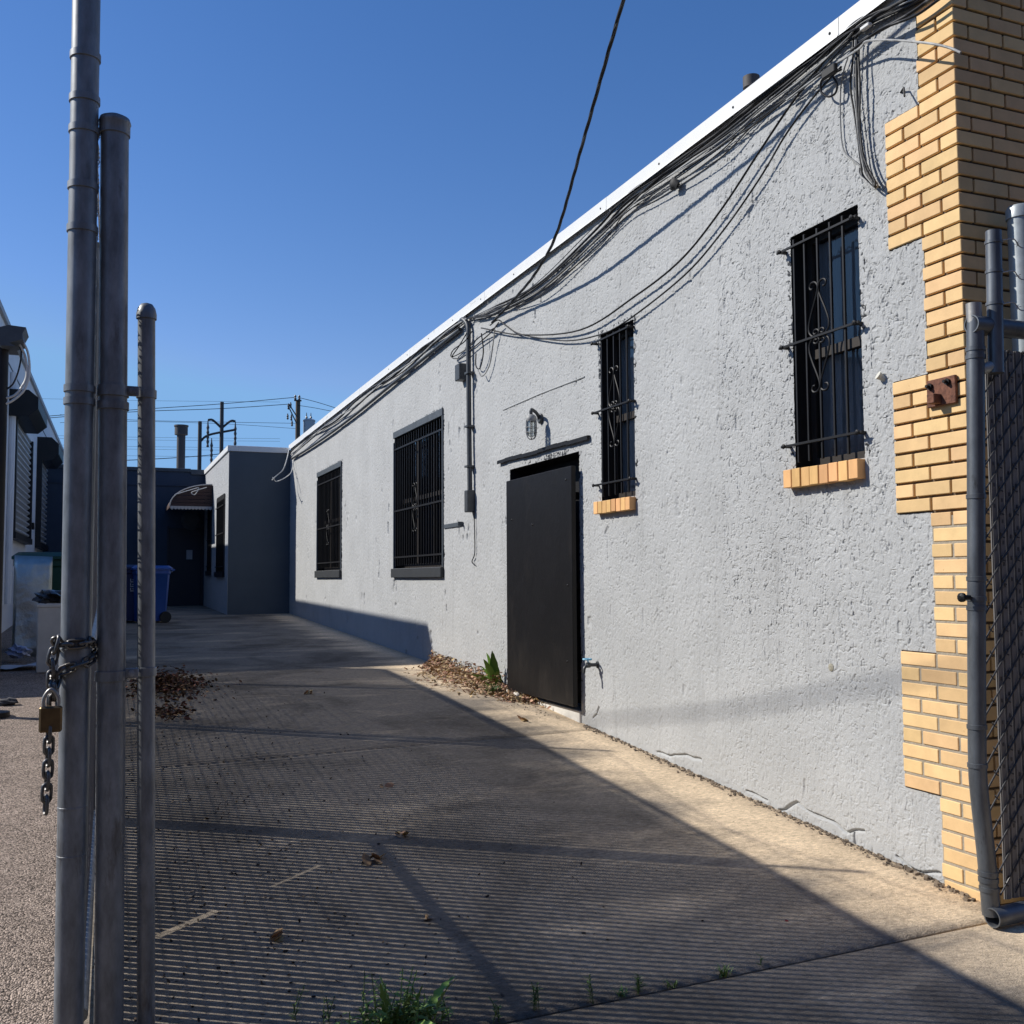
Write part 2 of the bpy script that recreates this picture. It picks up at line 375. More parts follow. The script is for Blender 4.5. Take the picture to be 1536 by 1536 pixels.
# ================================================================== GROUND
def sheet(name, xs, ys, zoff, m, label=None, kind='structure', xfun=None):
    b = MB(); nx = len(xs)
    for y in ys:
        for x in xs: b.v.append((x, y, gz(y) + zoff))
    for j in range(len(ys) - 1):
        for i in range(nx - 1): b.f.append((j * nx + i, j * nx + i + 1, (j + 1) * nx + i + 1, (j + 1) * nx + i))
    b.mi = [0] * len(b.f)
    o = b.build(name, m, recalc=False, smooth=40); tag(o, kind=kind); return o
ysf = [-60, -20, -5, 0, 2, 3, 3.6, 3.9] + list(np.arange(4.4, 13, .5)) + [12.85, 15, 18, 21, 23.3, 26, 30, 60, 140, 300]
ysf = sorted(set(round(float(a), 3) for a in ysf))
street = mat('street_asphalt', (.05, .048, .046), .95, var=.2, vscale=3, bump=.5, bscale=60)
sheet('ground', [-400, -60, -6, 0, 6, 60, 400], ysf, -.075, street)
yard = sheet('asphalt_yard', [-8, -4, -2, -1, -.07], [3.5, 3.9] + list(np.arange(4.5, 30.1, .5)), -.012, asphalt)

JX = lambda x: 3.49 + (x) * .0465          # line of the expansion joint at the gate
def slab(b, x0, x1, yf0, yf1, nx=14, ny=40, th=.07, bev=.012):
    """one concrete slab that follows the ramp, its edges rounded over"""
    us = [0, .0] ; xs = [x0, x0 + bev] + list(np.linspace(x0 + .2, x1 - .2, nx)) + [x1 - bev, x1]
    ts = None; base = len(b.v); rows = ny + 4
    fr = [0, None] + list(np.linspace(.02, .98, ny)) + [None, 1]
    for j in range(rows):
        for i, x in enumerate(xs):
            ya, yb = yf0(x), yf1(x); L = yb - ya
            f = fr[j] if fr[j] is not None else (bev / L if j == 1 else 1 - bev / L)
            y = ya + L * f
            d = bev if (j in (0, rows - 1) or i in (0, len(xs) - 1)) else 0
            und = .004 * (float(fbm(np.array([x * 1.3]), np.array([y * 1.3]), 5)[0]) - .5)
            b.v.append((x, y, gz(y) - d + und))
    n = len(xs)
    for j in range(rows - 1):
        for i in range(n - 1): b.f.append((base + j * n + i, base + j * n + i + 1, base + (j + 1) * n + i + 1, base + (j + 1) * n + i)); b.mi.append(0)
    # skirts
    def skirt(ids):
        o = len(b.v)
        for q in ids: p = b.v[q]; b.v.append((p[0], p[1], p[2] - th))
        for k in range(len(ids) - 1): b.f.append((ids[k], ids[k + 1], o + k + 1, o + k)); b.mi.append(0)
    skirt([base + i for i in range(n)]); skirt([base + (rows - 1) * n + i for i in range(n)])
    skirt([base + j * n for j in range(rows)]); skirt([base + j * n + n - 1 for j in range(rows)])
J2 = lambda x: 7.83 + x * .066
b = MB()
slab(b, -.06, 4.10, lambda x: JX(x) + .014, lambda x: J2(x) - .005)
slab(b, -.06, 4.10, lambda x: J2(x) + .005, lambda x: 16.0 + .03 * x - .005)
slab(b, -.06, 4.10, lambda x: 16.0 + .03 * x + .005, lambda x: 30.)
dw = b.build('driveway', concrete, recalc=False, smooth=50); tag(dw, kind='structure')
b = MB(); slab(b, -9, 12, lambda x: .9, lambda x: JX(x) - .014, nx=40)
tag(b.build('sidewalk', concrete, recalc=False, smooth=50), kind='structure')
jd = sheet('joint_soil', [-.05, 1, 2, 3, 4.09], [3.4, 3.55, 3.7, 3.9, 6, 8, 8.4, 8.6], -.035, dirt)

# ================================================================== LONG BUILDING
def ztop(y): return float(np.interp(y, [3.8, 4.6, 9.2, 12.6, 17, 23.9], [5.0, 4.99, 4.945, 4.93, 4.88, 4.77]))
CH = .0825; CZ0 = .47; YC = 3.87                    # brick course height, first quoin line, facade plane
QN, QW = 4.135, 4.388                               # narrow and wide ends of the quoins along the wall
QZ = [CZ0 + CH * 9 * k for k in range(0, 7)]
def quoin_end(z):
    for k in range(0, 6, 2):
        if QZ[k] <= z < QZ[k + 1]: return QW
    return QN
W4 = (4.632, 5.262, 2.30, 3.80); W3 = (7.345, 7.955, 2.29, 3.77)
W2 = (12.41, 14.77, 1.765, 3.81); W1 = (18.37, 20.62, 1.78, 3.77)
DR = (8.405, 10.11, .22, 2.785)
bld = thing('warehouse', 'long grey stucco one storey building with yellow brick corner and barred windows', 'building', (W, YC, 0))

CRACKS = [[tuple(onX(u, v, W)[1:]) for u, v in pl_] for pl_ in ([(1168, 1217), (1195, 1205), (1222, 1221), (1250, 1233), (1270, 1246), (1297, 1249)], [(1345, 1285), (1362, 1300), (1385, 1310), (1412, 1309)], [(985, 1128), (1005, 1134), (1030, 1133), (1052, 1141)], [(1280, 1250), (1282, 1275)], [(890, 1078), (896, 1072), (899, 1060)], [(1120, 1185), (1150, 1200)])]
def stucco_h(y, z):
    wy = y + .025 * (vn(y * 9, z * 9, 3) - .5); wz = z + .03 * (vn(y * 9, z * 9, 4) - .5)
    smooth = sstep(1.5, .4, z) * sstep(8.6, 7.8, y)                       # trowelled smoother near the foot
    big = (fbm(y * 1.1, z * 1.1, 21) - .5) * .008
    lump = (fbm(wy * 52, wz * 40, 22, 3) - .5) * .0034
    n1 = fbm(wy * 70, wz * 48, 31, 2); pl = sstep(.53, .58, n1) * .0014
    m = sstep(.34, .60, fbm(y * 3.1, z * 2.6, 41, 2))
    def cliff(f, w0, mask):                     # torn edge: steep on one side, fading on the other
        return sstep(-.14, .14, f) * (1 - sstep(.14, .85, f)) * mask * w0
    s1 = 2 * vn(wy * 45, wz * 28, 51) - 1; s2 = 2 * vn(wy * 38 + wz * 21, wz * 36 - wy * 16, 52) - 1; s3 = 2 * vn(wy * 55 - wz * 14, wz * 40 + wy * 18, 55) - 1
    k1 = sstep(.58, .68, vn(y * 34, z * 22, 53)); k2 = sstep(.60, .70, vn(y * 31, z * 32, 54)); k3 = sstep(.58, .68, vn(y * 40, z * 35, 56))
    torn = cliff(s1, .0028, k1) + cliff(s2, .0026, k2) + cliff(-s3, .0023, k3)
    nick = 0
    for q_, kk in ((s1, k1), (s2, k2), (s3, k3)): nick = nick - .0066 * sstep(.76, .93, 1 - np.abs(q_ + .10)) * kk
    cut = torn + nick; lip = 0
    gouge = -.024 * sstep(.80, .90, vn(y * 5.1, z * 2.3, 61)) * sstep(.76, .88, vn(y * 20, z * 9, 62)) * (.35 + .65 * sstep(7, 11, y))
    # cracks low on the wall near the corner
    cd_ = np.full(np.shape(y), 9.)
    for pl_ in CRACKS:
        for (ya_, za_), (yb_, zb_) in zip(pl_[:-1], pl_[1:]):
            L2 = (yb_ - ya_) ** 2 + (zb_ - za_) ** 2; tt = np.clip(((wy - ya_) * (yb_ - ya_) + (wz - za_) * (zb_ - za_)) / L2, 0, 1)
            cd_ = np.minimum(cd_, np.hypot(wy - ya_ - tt * (yb_ - ya_), wz - za_ - tt * (zb_ - za_)))
    zc = .30 + (y - 4.13) * .10 + .05 * (fbm(y * 4, y * 0, 71) - .5)
    crack = -.02 * np.exp(-((z - zc) / .008) ** 2) * sstep(6.05, 5.9, y) * sstep(.42, .5, vn(y * 3.4, y * 0 + 2, 72))
    crack = crack - .022 * np.exp(-(cd_ / .0065) ** 2)
    h = big + lump + (pl + cut + lip) * (.60 + .14 * m) * (1 - .40 * smooth) + gouge + crack
    return h

def wall_block(b, y0, y1, z0, z1, dy, dz, holes, keyy=(), keyz=()):
    def lines(a, c, step, keys):
        ks = sorted(set([a, c] + [k for k in keys if a + 1e-4 < k < c - 1e-4])); out = []
        for p, q in zip(ks[:-1], ks[1:]):
            n = max(1, int(round((q - p) / step))); out += list(np.linspace(p, q, n + 1)[:-1])
        return np.array(out + [c])
    ky = [h[0] for h in holes] + [h[1] for h in holes] + list(keyy); kz = [h[2] for h in holes] + [h[3] for h in holes] + list(keyz)
    ys = lines(y0, y1, dy, ky); zs = lines(z0, z1, dz, kz)
    Yg, Zg = np.meshgrid(ys, zs, indexing='ij'); hh = stucco_h(Yg, Zg)
    Xg = W - hh
    zt = np.array([ztop(y) for y in ys])[:, None]
    Zq = np.where(Zg > 4.2, 4.2 + (Zg - 4.2) * (zt - .03 - 4.2) / (z1 - 4.2), Zg)
    base = len(b.v); nz = len(zs)
    b.v += list(zip(Xg.ravel().tolist(), Yg.ravel().tolist(), Zq.ravel().tolist()))
    ym = (ys[:-1] + ys[1:]) / 2; zm = (zs[:-1] + zs[1:]) / 2
    keep = np.ones((len(ym), len(zm)), bool)
    for h in holes:
        keep &= ~((ym[:, None] > h[0]) & (ym[:, None] < h[1]) & (zm[None, :] > h[2]) & (zm[None, :] < h[3]))
    I, J = np.nonzero(keep); q = base + I * nz + J
    fs = np.stack([q, q + 1, q + nz + 1, q + nz], 1)
    b.f += fs.tolist(); b.mi += [0] * len(fs)
b = MB()
qh = [(YC, QN, -1, 6)] + [(YC, QW, QZ[k], QZ[k + 1]) for k in (0, 2, 4)]
wall_block(b, QN, 6.1, -.1, 5.0, .0037, .0037, [W4] + qh)
wall_block(b, 6.1, 10.4, -.1, 5.0, .0068, .0062, [W3, DR])
wall_block(b, 10.4, 16.0, .2, 5.0, .012, .011, [W2])
wall_block(b, 16.0, 23.86, .3, 5.0, .022, .018, [W1])
b.build('stucco_wall', stucco, bld, smooth=70, recalc=False)
# solid wall behind the render coat, with the openings left out
b = MB(); IN = W + .03; TH = .30
def solid_between(y0, y1, z0, z1): b.box(IN, W + TH, y0, y1, z0, z1)
cuts = sorted([W4, W3, DR, W2, W1]); prev = YC + .12
for c in cuts:
    solid_between(prev, c[0] - .002, -.1, 4.75); solid_between(c[0] - .002, c[1] + .002, -.1, c[2] - .002); solid_between(c[0] - .002, c[1] + .002, c[3] + .002, 4.75)
    prev = c[1] + .002
solid_between(prev, 23.86, -.1, 4.75)
b.build('wall_core', stucco_smooth, bld)
# roof
b = MB(); ys = [3.9, 4.6, 9.2, 12.6, 17, 23.9]
for y in ys: b.v += [(W + .05, y, ztop(y) - .10), (W + 14, y, ztop(y) - .10)]
for i in range(len(ys) - 1): b.f.append((2 * i, 2 * i + 1, 2 * i + 3, 2 * i + 2)); b.mi.append(0)
b.build('roof', roofm, bld, recalc=False)
# white metal coping: face, drip lip and top, in lengths with slight misfit
b = MB(); yy = [YC - .02, 4.72, 7.75, 10.8, 13.85, 16.9, 19.95, 23.93]
for a, c in zip(yy[:-1], yy[1:]):
    j = rnd.uniform(-.002, .002); za, zb_ = ztop(a) + j, ztop(c) + j
    prof = [(W - .035, -.125), (W - .045, -.135), (W - .030, -.118), (W - .030, -.012), (W - .018, .0), (W + .26, .0), (W + .26, -.10), (W - .02, -.10)]
    vs = [(x, a + .003, za + z) for x, z in prof] + [(x, c - .003, zb_ + z) for x, z in prof]; n = len(prof)
    b.add(vs, [(i, (i + 1) % n, n + (i + 1) % n, n + i) for i in range(n)] + [tuple(range(n)), tuple(range(2 * n - 1, n - 1, -1))])
cp = b.build('coping', coping, bld)
for y in np.arange(4.8, 16, 1.02): b = MB(); b.lathe((W - .030, y, ztop(y) - .07), [(.009, 0), (.009, .004), (.003, .007)], 8, (-1, 0, 0)); b.build('screw', ironblack, cp)
# chimney pipe peeping over the coping
p = onX(1127, 124, W + 1.2)
b = MB(); b.lathe((W + 1.2, p[1], 4.8), [(.055, 0), (.055, p[2] - 4.8 - .05), (.075, p[2] - 4.8 - .05), (.075, p[2] - 4.8 + .05), (.05, p[2] - 4.8 + .06)], 16)
b.build('roof_vent', farsteel, bld, smooth=40)

# ---- brick corner and facade
BF = W - .014; JT = .0145
b = MB(); k0 = -6
for k in range(k0, 56):
    z0 = CZ0 + CH * k + JT / 2; z1 = CZ0 + CH * (k + 1) - JT / 2; zc = (z0 + z1) / 2
    wide = quoin_end(zc) == QW; odd = k % 2
    def side(ya, yb, dep=.10):
        j = rnd.uniform(-.0015, .0015); b.box(BF + j, BF + dep, ya, yb, z0 + rnd.uniform(-.001, .001), z1, .003)
    if odd == 0:
        side(YC, QN - JT)                                    # stretcher on the wall, header on the facade
        if wide: side(QN, QW - rnd.uniform(0, .006))
        x = BF + .10 + JT
    else:
        b.box(BF, BF + .245, YC, YC + .127 - JT, z0, z1, .003)
        if wide: side(YC + .127, YC + .382 - JT); side(YC + .382, QW - rnd.uniform(0, .008))
        else: side(YC + .127, QN - rnd.uniform(0, .004))
        x = BF + .245 + JT
    while x < W + 3.2:
        j = rnd.uniform(-.0015, .0015); b.box(x, x + .245 - JT, YC + j, YC + .10, z0, z1, .003); x += .245
bq = b.build('brick_corner', brickm, bld)
b = MB()
b.box(W + .004, W + .1, YC + .10, QN - .004, -.3, 4.85); b.box(W + .0045, W + .11, YC + .017, YC + .112, -.3, 4.85)
for k in (0, 2, 4): b.box(W + .004, W + .1, QN - .004, QW - .006, QZ[k] + .002, QZ[k + 1] - .002)
b.box(W + .11, W + 3.3, YC + .017, YC + .2, -.3, 4.85)
b.build('mortar', mortar, bq)
b = MB(); b.box(BF + .0055, W + .003, YC + .006, QN - .006, -.3, 1.93); [b.box(BF + .0055, W + .0035, QN - .0055, QW - .012, QZ[k] + .008, QZ[k + 1] - .008) for k in (0,)]
b.build('repointed_mortar', mat('pale_mortar', (.33, .285, .22), .95, var=.2, vscale=18, bump=.5, bscale=80), bq)
b = MB(); b.box(W + .4, W + 3.3, YC + .2, YC + 6, -.3, 4.7); b.build('inner_wall', interior, bld)
# crumbling foot of the brick pier and dirt line along the wall
b = MB()
for i in range(900):
    y = rnd.uniform(3.9, 8.3) if i < 760 else rnd.uniform(10.2, 12.8); s = rnd.uniform(.002, .010) * (1.3 if y < 4.6 else 1)
    x = W - abs(rnd.gauss(0, .035)) - .004; z = gz(y)
    a = rnd.uniform(0, 3.1)
    b.obox((x, y, z + s * .4), (s * math.cos(a), s * math.sin(a), .002), (-s * .7 * math.sin(a), s * .7 * math.cos(a), 0), (0, .002, s * .6))
tag(b.build('wall_foot_debris', mat('mortar_crumbs', (.20, .155, .11), .95, extra=random_island(.4, 1.3))), 'crumbs of mortar and soil along the foot of the grey wall', 'debris', kind='stuff')

# ---- windows
def grille_scroll(g, yc, zmid, x, s=1.):
    half_up = [(.015, .030), (.035, .022), (.045, .045), (.030, .062), (.008, .058), (-.004, .035), (.012, .004), (.05, .006), (.085, .05), (.088, .12), (.062, .22), (.028, .32), (.004, .40), (.0, .455), (.022, .49), (.055, .492), (.072, .465), (.062, .437), (.043, .436)]
    for sg in (1, -1):
        for up in (1, -1):
            pts = [(x - (.003 if sg > 0 else -.003), yc + sg * a * s, zmid + up * c * .69) for a, c in half_up]
            g.tube(spline(pts, 5), .0065, 6)
def barred_window(spec, barsy, hz, label, sillz, dense=False):
    y0, y1, z0, z1 = spec
    D = .13
    wroot = MB()                                            # the reveal: black painted brick
    wroot.box(W + .001, W + D + .10, y1 + .001, y1 + .04, z0, z1).box(W + .001, W + D + .10, y0 - .04, y0 - .001, z0, z1)
    wroot.box(W + .001, W + D + .10, y0 - .04, y1 + .04, z1 + .001, z1 + .04).box(W + .001, W + D + .10, y0 - .04, y1 + .04, z0 - .04, z0 - .001)
    w = wroot.build('window', blackpaint, bld); w['label'] = label
    fr = MB(); t = .045; zm = (z0 + z1) / 2 - .02
    fr.box(W + D, W + D + .05, y0, y0 + t, z0, z1).box(W + D, W + D + .05, y1 - t, y1, z0, z1)
    fr.box(W + D, W + D + .05, y0 + t, y1 - t, z0, z0 + t + .02).box(W + D, W + D + .05, y0 + t, y1 - t, z1 - t, z1)
    fr.box(W + D - .012, W + D + .03, y0 + t, y1 - t, zm - .03, zm + .03)
    if dense: 
        for q in (1 / 3, 2 / 3): yq = y0 + (y1 - y0) * q; fr.box(W + D - .006, W + D + .045, yq - .04, yq + .04, z0 + t + .02, z1 - t)
    fr.build('frame', darkframe, w)
    pn = MB(); 
    for (px_, q0, q1) in ((W + D + .022, zm + .03, z1 - t), (W + D + .012, z0 + t + .02, zm - .03)): pn.quad((px_, y0 + t, q0), (px_, y0 + t, q1), (px_, y1 - t, q1), (px_, y1 - t, q0))
    pn.build('pane', glass, w, recalc=False)
    cu = MB(); n = 60; X = W + D + (.10 if dense else .048); ys_ = np.linspace(y0 + .01, y1 - .01, n); am = 1. if dense else .45
    lo = z0
    for i, y in enumerate(ys_):
        x = X + am * (.018 * math.sin(i * 1.15) + .012 * math.sin(i * .41 + 2)); cu.v += [(x, y, lo), (x + .005, y, z1)]
    for i in range(n - 1): cu.f.append((2 * i, 2 * i + 1, 2 * i + 3, 2 * i + 2)); cu.mi.append(0)
    cu.build('window_backing', interior if dense else window_backing, w, smooth=60, recalc=False)  # wide windows: a black sheet stands in for the unlit room
    g = MB()
    if not dense:
        xb = W - .038
        for y in barsy: g.box(xb - .007, xb + .007, y - .007, y + .007, z0 + .03, z1 - .045, .001)
        for (ya, yb, z) in hz:
            g.box(xb - .018, xb - .0075, ya, yb, z - .008, z + .008, .002)
            for e in (ya + .035, yb - .035): g.box(xb - .014, W + .02, e - .01, e + .01, z - .009, z + .009)
            for e in (ya + .035, yb - .035): g.lathe((xb - .018, e, z), [(.016, 0), (.016, .008), (.006, .014)], 8, (-1, 0, 0))
        grille_scroll(g, (barsy[1] + barsy[3]) / 2, hz[1][2], xb - .004)
    else:
        xb = W + .012; n = barsy
        for i in range(n): y = y0 + .06 + (y1 - y0 - .12) * i / (n - 1); g.box(xb - .008, xb + .008, y - .008, y + .008, z0 + .04, z1 - .10)
        for z in hz: g.box(xb - .022, xb - .009, y0 - .01, y1 + .01, z - .012, z + .012)
        grille_scroll(g, (y0 + y1) / 2 + .1, hz[1], xb - .012, 1.2)
    g.build('grille', ironblack, w)
    sl = MB()
    if not dense:
        n = 8; ya, yb = y0 - .005, y1 + .055; wdt = (yb - ya) / n
        for i in range(n):
            j = rnd.uniform(-.003, .003)
            sl.box(W - .06 + j, W + D, ya + i * wdt + .004, ya + (i + 1) * wdt - .004, sillz + rnd.uniform(-.003, .003), z0 - .008 + rnd.uniform(-.002, .002), .003)
        s_ = sl.build('sill', sillbrick, w)
        ms = MB(); ms.box(W - .05, W + D - .01, ya + .006, yb - .006, sillz + .008, z0 - .016); ms.build('sill_mortar', mortar, s_) if False else ms.build('sill_mortar', mortar, w)
    else:
        sl.box(W - .05, W + D, y0 - .02, y1 + .02, sillz, z0 - .002, .006); sl.build('sill', mat('dark_slate_sill', (.022, .025, .028), .6, var=.2, vscale=8), w)
        hd = MB(); hd.box(W - .022, W + .02, y0 - .01, (y0 + y1) / 2 - .004, z1 - .085, z1 + .012, .003).box(W - .020, W + .02, (y0 + y1) / 2 + .004, y1 + .01, z1 - .085, z1 + .010, .003)
        hd.box(W - .018, W + .02, y0 - .012, y0 + .022, z0, z1 - .086, .003).box(W - .018, W + .02, y1 - .022, y1 + .012, z0, z1 - .151, .003)
        hd.build('trim', slate, w)
    return w
bx = lambda u, v: float(onX(u, v, W - .038)[1])
b4 = [bx(u, 500) for u in (1194, 1210, 1229.6, 1249, 1268.5)]
barred_window(W4, b4, [(4.59, 5.34, 3.71), (4.59, 5.34, 3.085), (4.59, 5.34, 2.445)], 'barred window nearest the yellow brick corner', 2.178)
b3 = [bx(u, 620) for u in (903.8, 912.8, 922.2, 931.6, 941.6)]
barred_window(W3, b3, [(7.30, 8.04, 3.70), (7.30, 8.04, 3.075), (7.30, 8.04, 2.43)], 'narrow barred window beside the black door', 2.175)
barred_window(W2, 20, [3.55, 2.62, 1.93], 'wide barred window with slate trim between conduit and far window', 1.63, True)
barred_window(W1, 18, [3.52, 2.62, 1.93], 'farthest barred window on the long grey wall', 1.64, True)
# window header strips (black painted lintel edges of the two narrow windows)
# ---- door: black steel slab hung in front of its opening
y0, y1, z0, z1 = DR
dm = MB(); dm.box(W + .001, W + .26, y1 + .001, y1 + .05, z0, z1).box(W + .001, W + .26, y0 - .05, y0 - .001, z0, z1).box(W + .001, W + .26, y0 - .05, y1 + .05, z1 + .001, z1 + .05).box(W + .25, W + .29, y0, y1, z0, z1)
dfr = dm.build('door_frame', blackpaint, bld)
dd = MB(); xo = W - .095
ya, yb = float(onX(858.5, 880, xo)[1]), float(onX(760, 870, xo)[1]); za, zb2 = float(onX(866, 1062, xo)[2]), float(onX(858, 698, xo)[2])
dd.box(xo, xo + .045, ya, yb, za, zb2, .004)
door = dd.build('door', doorblack, bld)
for (q0, q1) in ((yb - .10, yb - .05), (ya + .08, ya + .12)):
    for z in (za + .27, (za + zb2) / 2, zb2 - .27): dp = MB(); dp.box(xo + .045, W + .2, q0, q1, z - .035, z + .035); dp.build('hinge', blackpaint, door)
for (yy_, zz_) in [(ya + .12, zb2 - .12), (ya + .12, za + .4), (yb - .15, zb2 - .42), (yb - .7, zb2 - .5), (ya + .1, (za + zb2) / 2)]: dp = MB(); dp.lathe((xo, yy_, zz_), [(.011, 0), (.011, .004), (.003, .007)], 8, (-1, 0, 0)); dp.build('screw', blackpaint, door)
tm = MB(); tm.box(W - .02, W + .24, y0 + .002, y1 - .002, .15, .405, .006); tm.build('threshold', mat('white_sill', (.62, .60, .56), .8, var=.15, vscale=8, bump=.3, bscale=60), dfr)
# drip angle above the door, slightly tilted and bent
A = onX(750, 692, W); B2 = onX(886, 653, W)
t = MB(); n = 10
for i in range(n):
    f0, f1 = i / n, (i + 1) / n; ya_, yb_ = A[1] + (B2[1] - A[1]) * f0, A[1] + (B2[1] - A[1]) * f1
    zz = A[2] + (B2[2] - A[2]) * (f0 + f1) / 2 + .006 * math.sin(i * 1.3)
    t.box(W - .035, W + .01, yb_, ya_, zz - .004, zz + .004).box(W - .037, W - .031, yb_, ya_, zz - .034, zz - .0045)
t.build('door_drip_edge', ironblack, bld)
# old plaster bead above the lamp
t = MB(); p0 = onX(755, 615, W); p1 = onX(877, 565, W); t.tube([(W - .003, p0[1], p0[2]), (W - .004, (p0[1] + p1[1]) / 2, (p0[2] + p1[2]) / 2 + .01), (W - .003, p1[1], p1[2])], .007, 6)
t.build('plaster_bead', stucco, bld)
# strap of flat steel by the wide window
t = MB(); p0 = onX(667, 790, W); t.box(W - .016, W - .004, p0[1] - .72, p0[1], p0[2] - .026, p0[2] + .026, .002).box(W - .07, W - .006, p0[1] - .726, p0[1] - .7205, p0[2] - .026, p0[2] + .026)
tag(t.build('steel_bracket', slate), 'flat dark steel strap on the grey wall right of the wide barred window', 'bracket')

# ---- caged wall lamp
p = onX(812, 628, W); lp = thing('wall_lamp', 'small jelly jar lamp in a wire cage above the black door', 'wall lamp', (W, p[1], p[2]))
LX = W - .14; q = onX(797, 640, LX); yl = float(q[1]); zl = float(q[2])
m_ = MB(); m_.lathe((W + .01, p[1], p[2]), [(.052, 0), (.052, .03), (.04, .04)], 16, (-1, 0, 0)); m_.build('wall_plate', conduitm, lp, smooth=40)
m_ = MB(); m_.tube(spline([(W - .02, p[1], p[2]), (W - .07, p[1] * .5 + yl * .5, p[2] + .05), (LX, yl, zl + .17), (LX, yl, zl + .10)], 6), .017, 10); m_.build('arm', conduitm, lp, smooth=50)
m_ = MB(); m_.lathe((LX, yl, zl + .05), [(.05, 0), (.056, .02), (.05, .05), (.03, .07)], 16); m_.build('socket', greycable, lp, smooth=40)
m_ = MB(); m_.lathe((LX, yl, zl - .10), [(.02, 0), (.04, .012), (.045, .05), (.044, .15)], 16); m_.build('globe', jar, lp, smooth=50)
m_ = MB()
for a in range(6): c, s_ = math.cos(a * math.pi / 3), math.sin(a * math.pi / 3); m_.tube(spline([(LX + .055 * c, yl + .055 * s_, zl + .06), (LX + .055 * c, yl + .055 * s_, zl - .06), (LX + .035 * c, yl + .035 * s_, zl - .115), (LX, yl, zl - .13)], 4), .0042, 5)
for z in (-.01, -.06): m_.tube([(LX + .056 * math.cos(a), yl + .056 * math.sin(a), zl + z) for a in np.linspace(0, 2 * math.pi, 13)[:-1]], .004, 5, closed=True)
m_.build('cage', greycable, lp)

# ---- spigot
p = onX(897, 997, W); sp = thing('water_spigot', 'small garden spigot on the grey wall right of the black door', 'spigot', (W, p[1], p[2]))
m_ = MB(); m_.lathe((W + .01, p[1], p[2]), [(.03, 0), (.03, .02), (.016, .02), (.016, .09), (.024, .09), (.024, .12), (.008, .12)], 12, (-1, 0, 0)); m_.tube(spline([(W - .09, p[1], p[2]), (W - .13, p[1], p[2] - .02), (W - .14, p[1], p[2] - .07)], 4), .014, 8); m_.build('body', conduitm, sp, smooth=40)
m_ = MB(); m_.tube([(W - .09, p[1], p[2] + .01), (W - .10, p[1] + .01, p[2] + .05)], .007, 8); m_.tube([(W - .10 + .035 * math.cos(a), p[1] + .01 + .035 * math.sin(a), p[2] + .05) for a in np.linspace(0, 6.28, 13)[:-1]], .009, 6, closed=True); m_.build('handle', spigotblue, sp)

# ---- rusty plate on the bricks
p0 = onX(1397, 572, W); p1 = onX(1440, 563, W); zt_ = (p0[2] + p1[2]) / 2; ya, yb = p1[1], p0[1]
rp = thing('rusty_plate', 'rusty square steel plate bolted to the yellow brick corner', 'bracket', (W, ya, 2.5))
m_ = MB(); m_.box(BF - .022, BF - .003, ya, yb, zt_ - .145, zt_, .003); m_.build('plate', rust, rp)
for (yy_, zz_) in [(ya + .045, zt_ - .03), (yb - .03, zt_ - .035)]:
    m_ = MB(); m_.lathe((BF - .020, yy_, zz_), [(.018, 0), (.018, .015), (.009, .015), (.009, .035)], 6, (-1, 0, 0)); m_.build('bolt', ironblack, rp)
m_ = MB(); m_.box(BF - .075, BF - .021, (ya + yb) / 2 - .005, (ya + yb) / 2 + .045, zt_ - .135, zt_ - .085, .003); m_.build('lug', rust, rp)
# loose bracket on the gate side at mid height
# ================================================================== CABLES ON THE WALL
def wall_cable(name, px, r, m, label, off=.05, offs=None, group='cables strung along the grey wall', n=8, seg=6):
    pts = []
    for i, (u, v) in enumerate(px):
        d = offs[i] if offs else off
        q = onX(u, v, W - d); pts.append((W - d, q[1], q[2]))
    bb = MB(); bb.tube(spline(pts, n), r, seg)
    o = bb.build(name, m, smooth=60); tag(o, label, 'cable', group); return o
main = [(709, 476), (740, 466), (811, 430), (894, 352), (943, 303), (992, 269), (1075, 210), (1138, 161), (1211, 103), (1260, 59), (1299, 34), (1373, 0), (1400, -14)]
labs = ['thick black cable lying highest in the bundle under the white coping', 'black cable sagging lowest in the bundle below the coping', 'black cable running in the middle of the bundle below the coping',
        'thin grey cable twisted through the bundle below the coping', 'thin black cable looping a little off the bundle below the coping', 'black cable lying outermost on the bundle below the coping',
        'slack black cable hanging just under the bundle near the conduit', 'taut thin black cable pressed to the coping edge', 'grey cable lying behind the bundle near the brick corner', 'thin black cable wavering across the bundle']
for i, lb in enumerate(labs):
    dv = [-9, 15, 2, 6, 20, 0, 26, -13, 4, 10][i]; rr = [.011, .006, .008, .005, .0045, .009, .005, .004, .0055, .0045][i]
    px = [(u + rnd.uniform(-5, 5), v + dv * (.25 if k < 2 else (.5 if k > 8 else 1)) * min(1, .4 + .6 * math.sin(math.pi * k / 12)) + rnd.uniform(-5, 5)) for k, (u, v) in enumerate(main)]
    wall_cable('cable', px, rr, greycable if i in (3, 8) else cablem, lb, offs=[.022 + .009 * (i % 4) + rnd.uniform(-.006, .012) for _ in px])
wall_cable('cable', [(1290, 62), (1330, 40), (1375, 14), (1420, -22)], .011, cablem, 'fat black cable crossing from the wall over the top of the yellow bricks', .075)
wall_cable('cable', [(1276, 76), (1322, 44), (1372, 24), (1410, -2)], .008, cablem, 'black cable crossing lowest over the top of the yellow bricks', .085)
wall_cable('cable', [(1284, 56), (1310, 26), (1345, 6), (1368, -8)], .010, rubber, 'knobbly black cable just under the coping at the brick corner', .06)
wall_cable('cable', [(735, 488), (747, 480), (757, 487), (777, 500), (815, 508), (850, 511), (885, 506), (930, 488), (1021, 418), (1080, 352), (1138, 270), (1180, 200), (1225, 140), (1262, 100)], .007, cablem,
           'single black cable drooping lowest across the wall above the narrow window', .04)
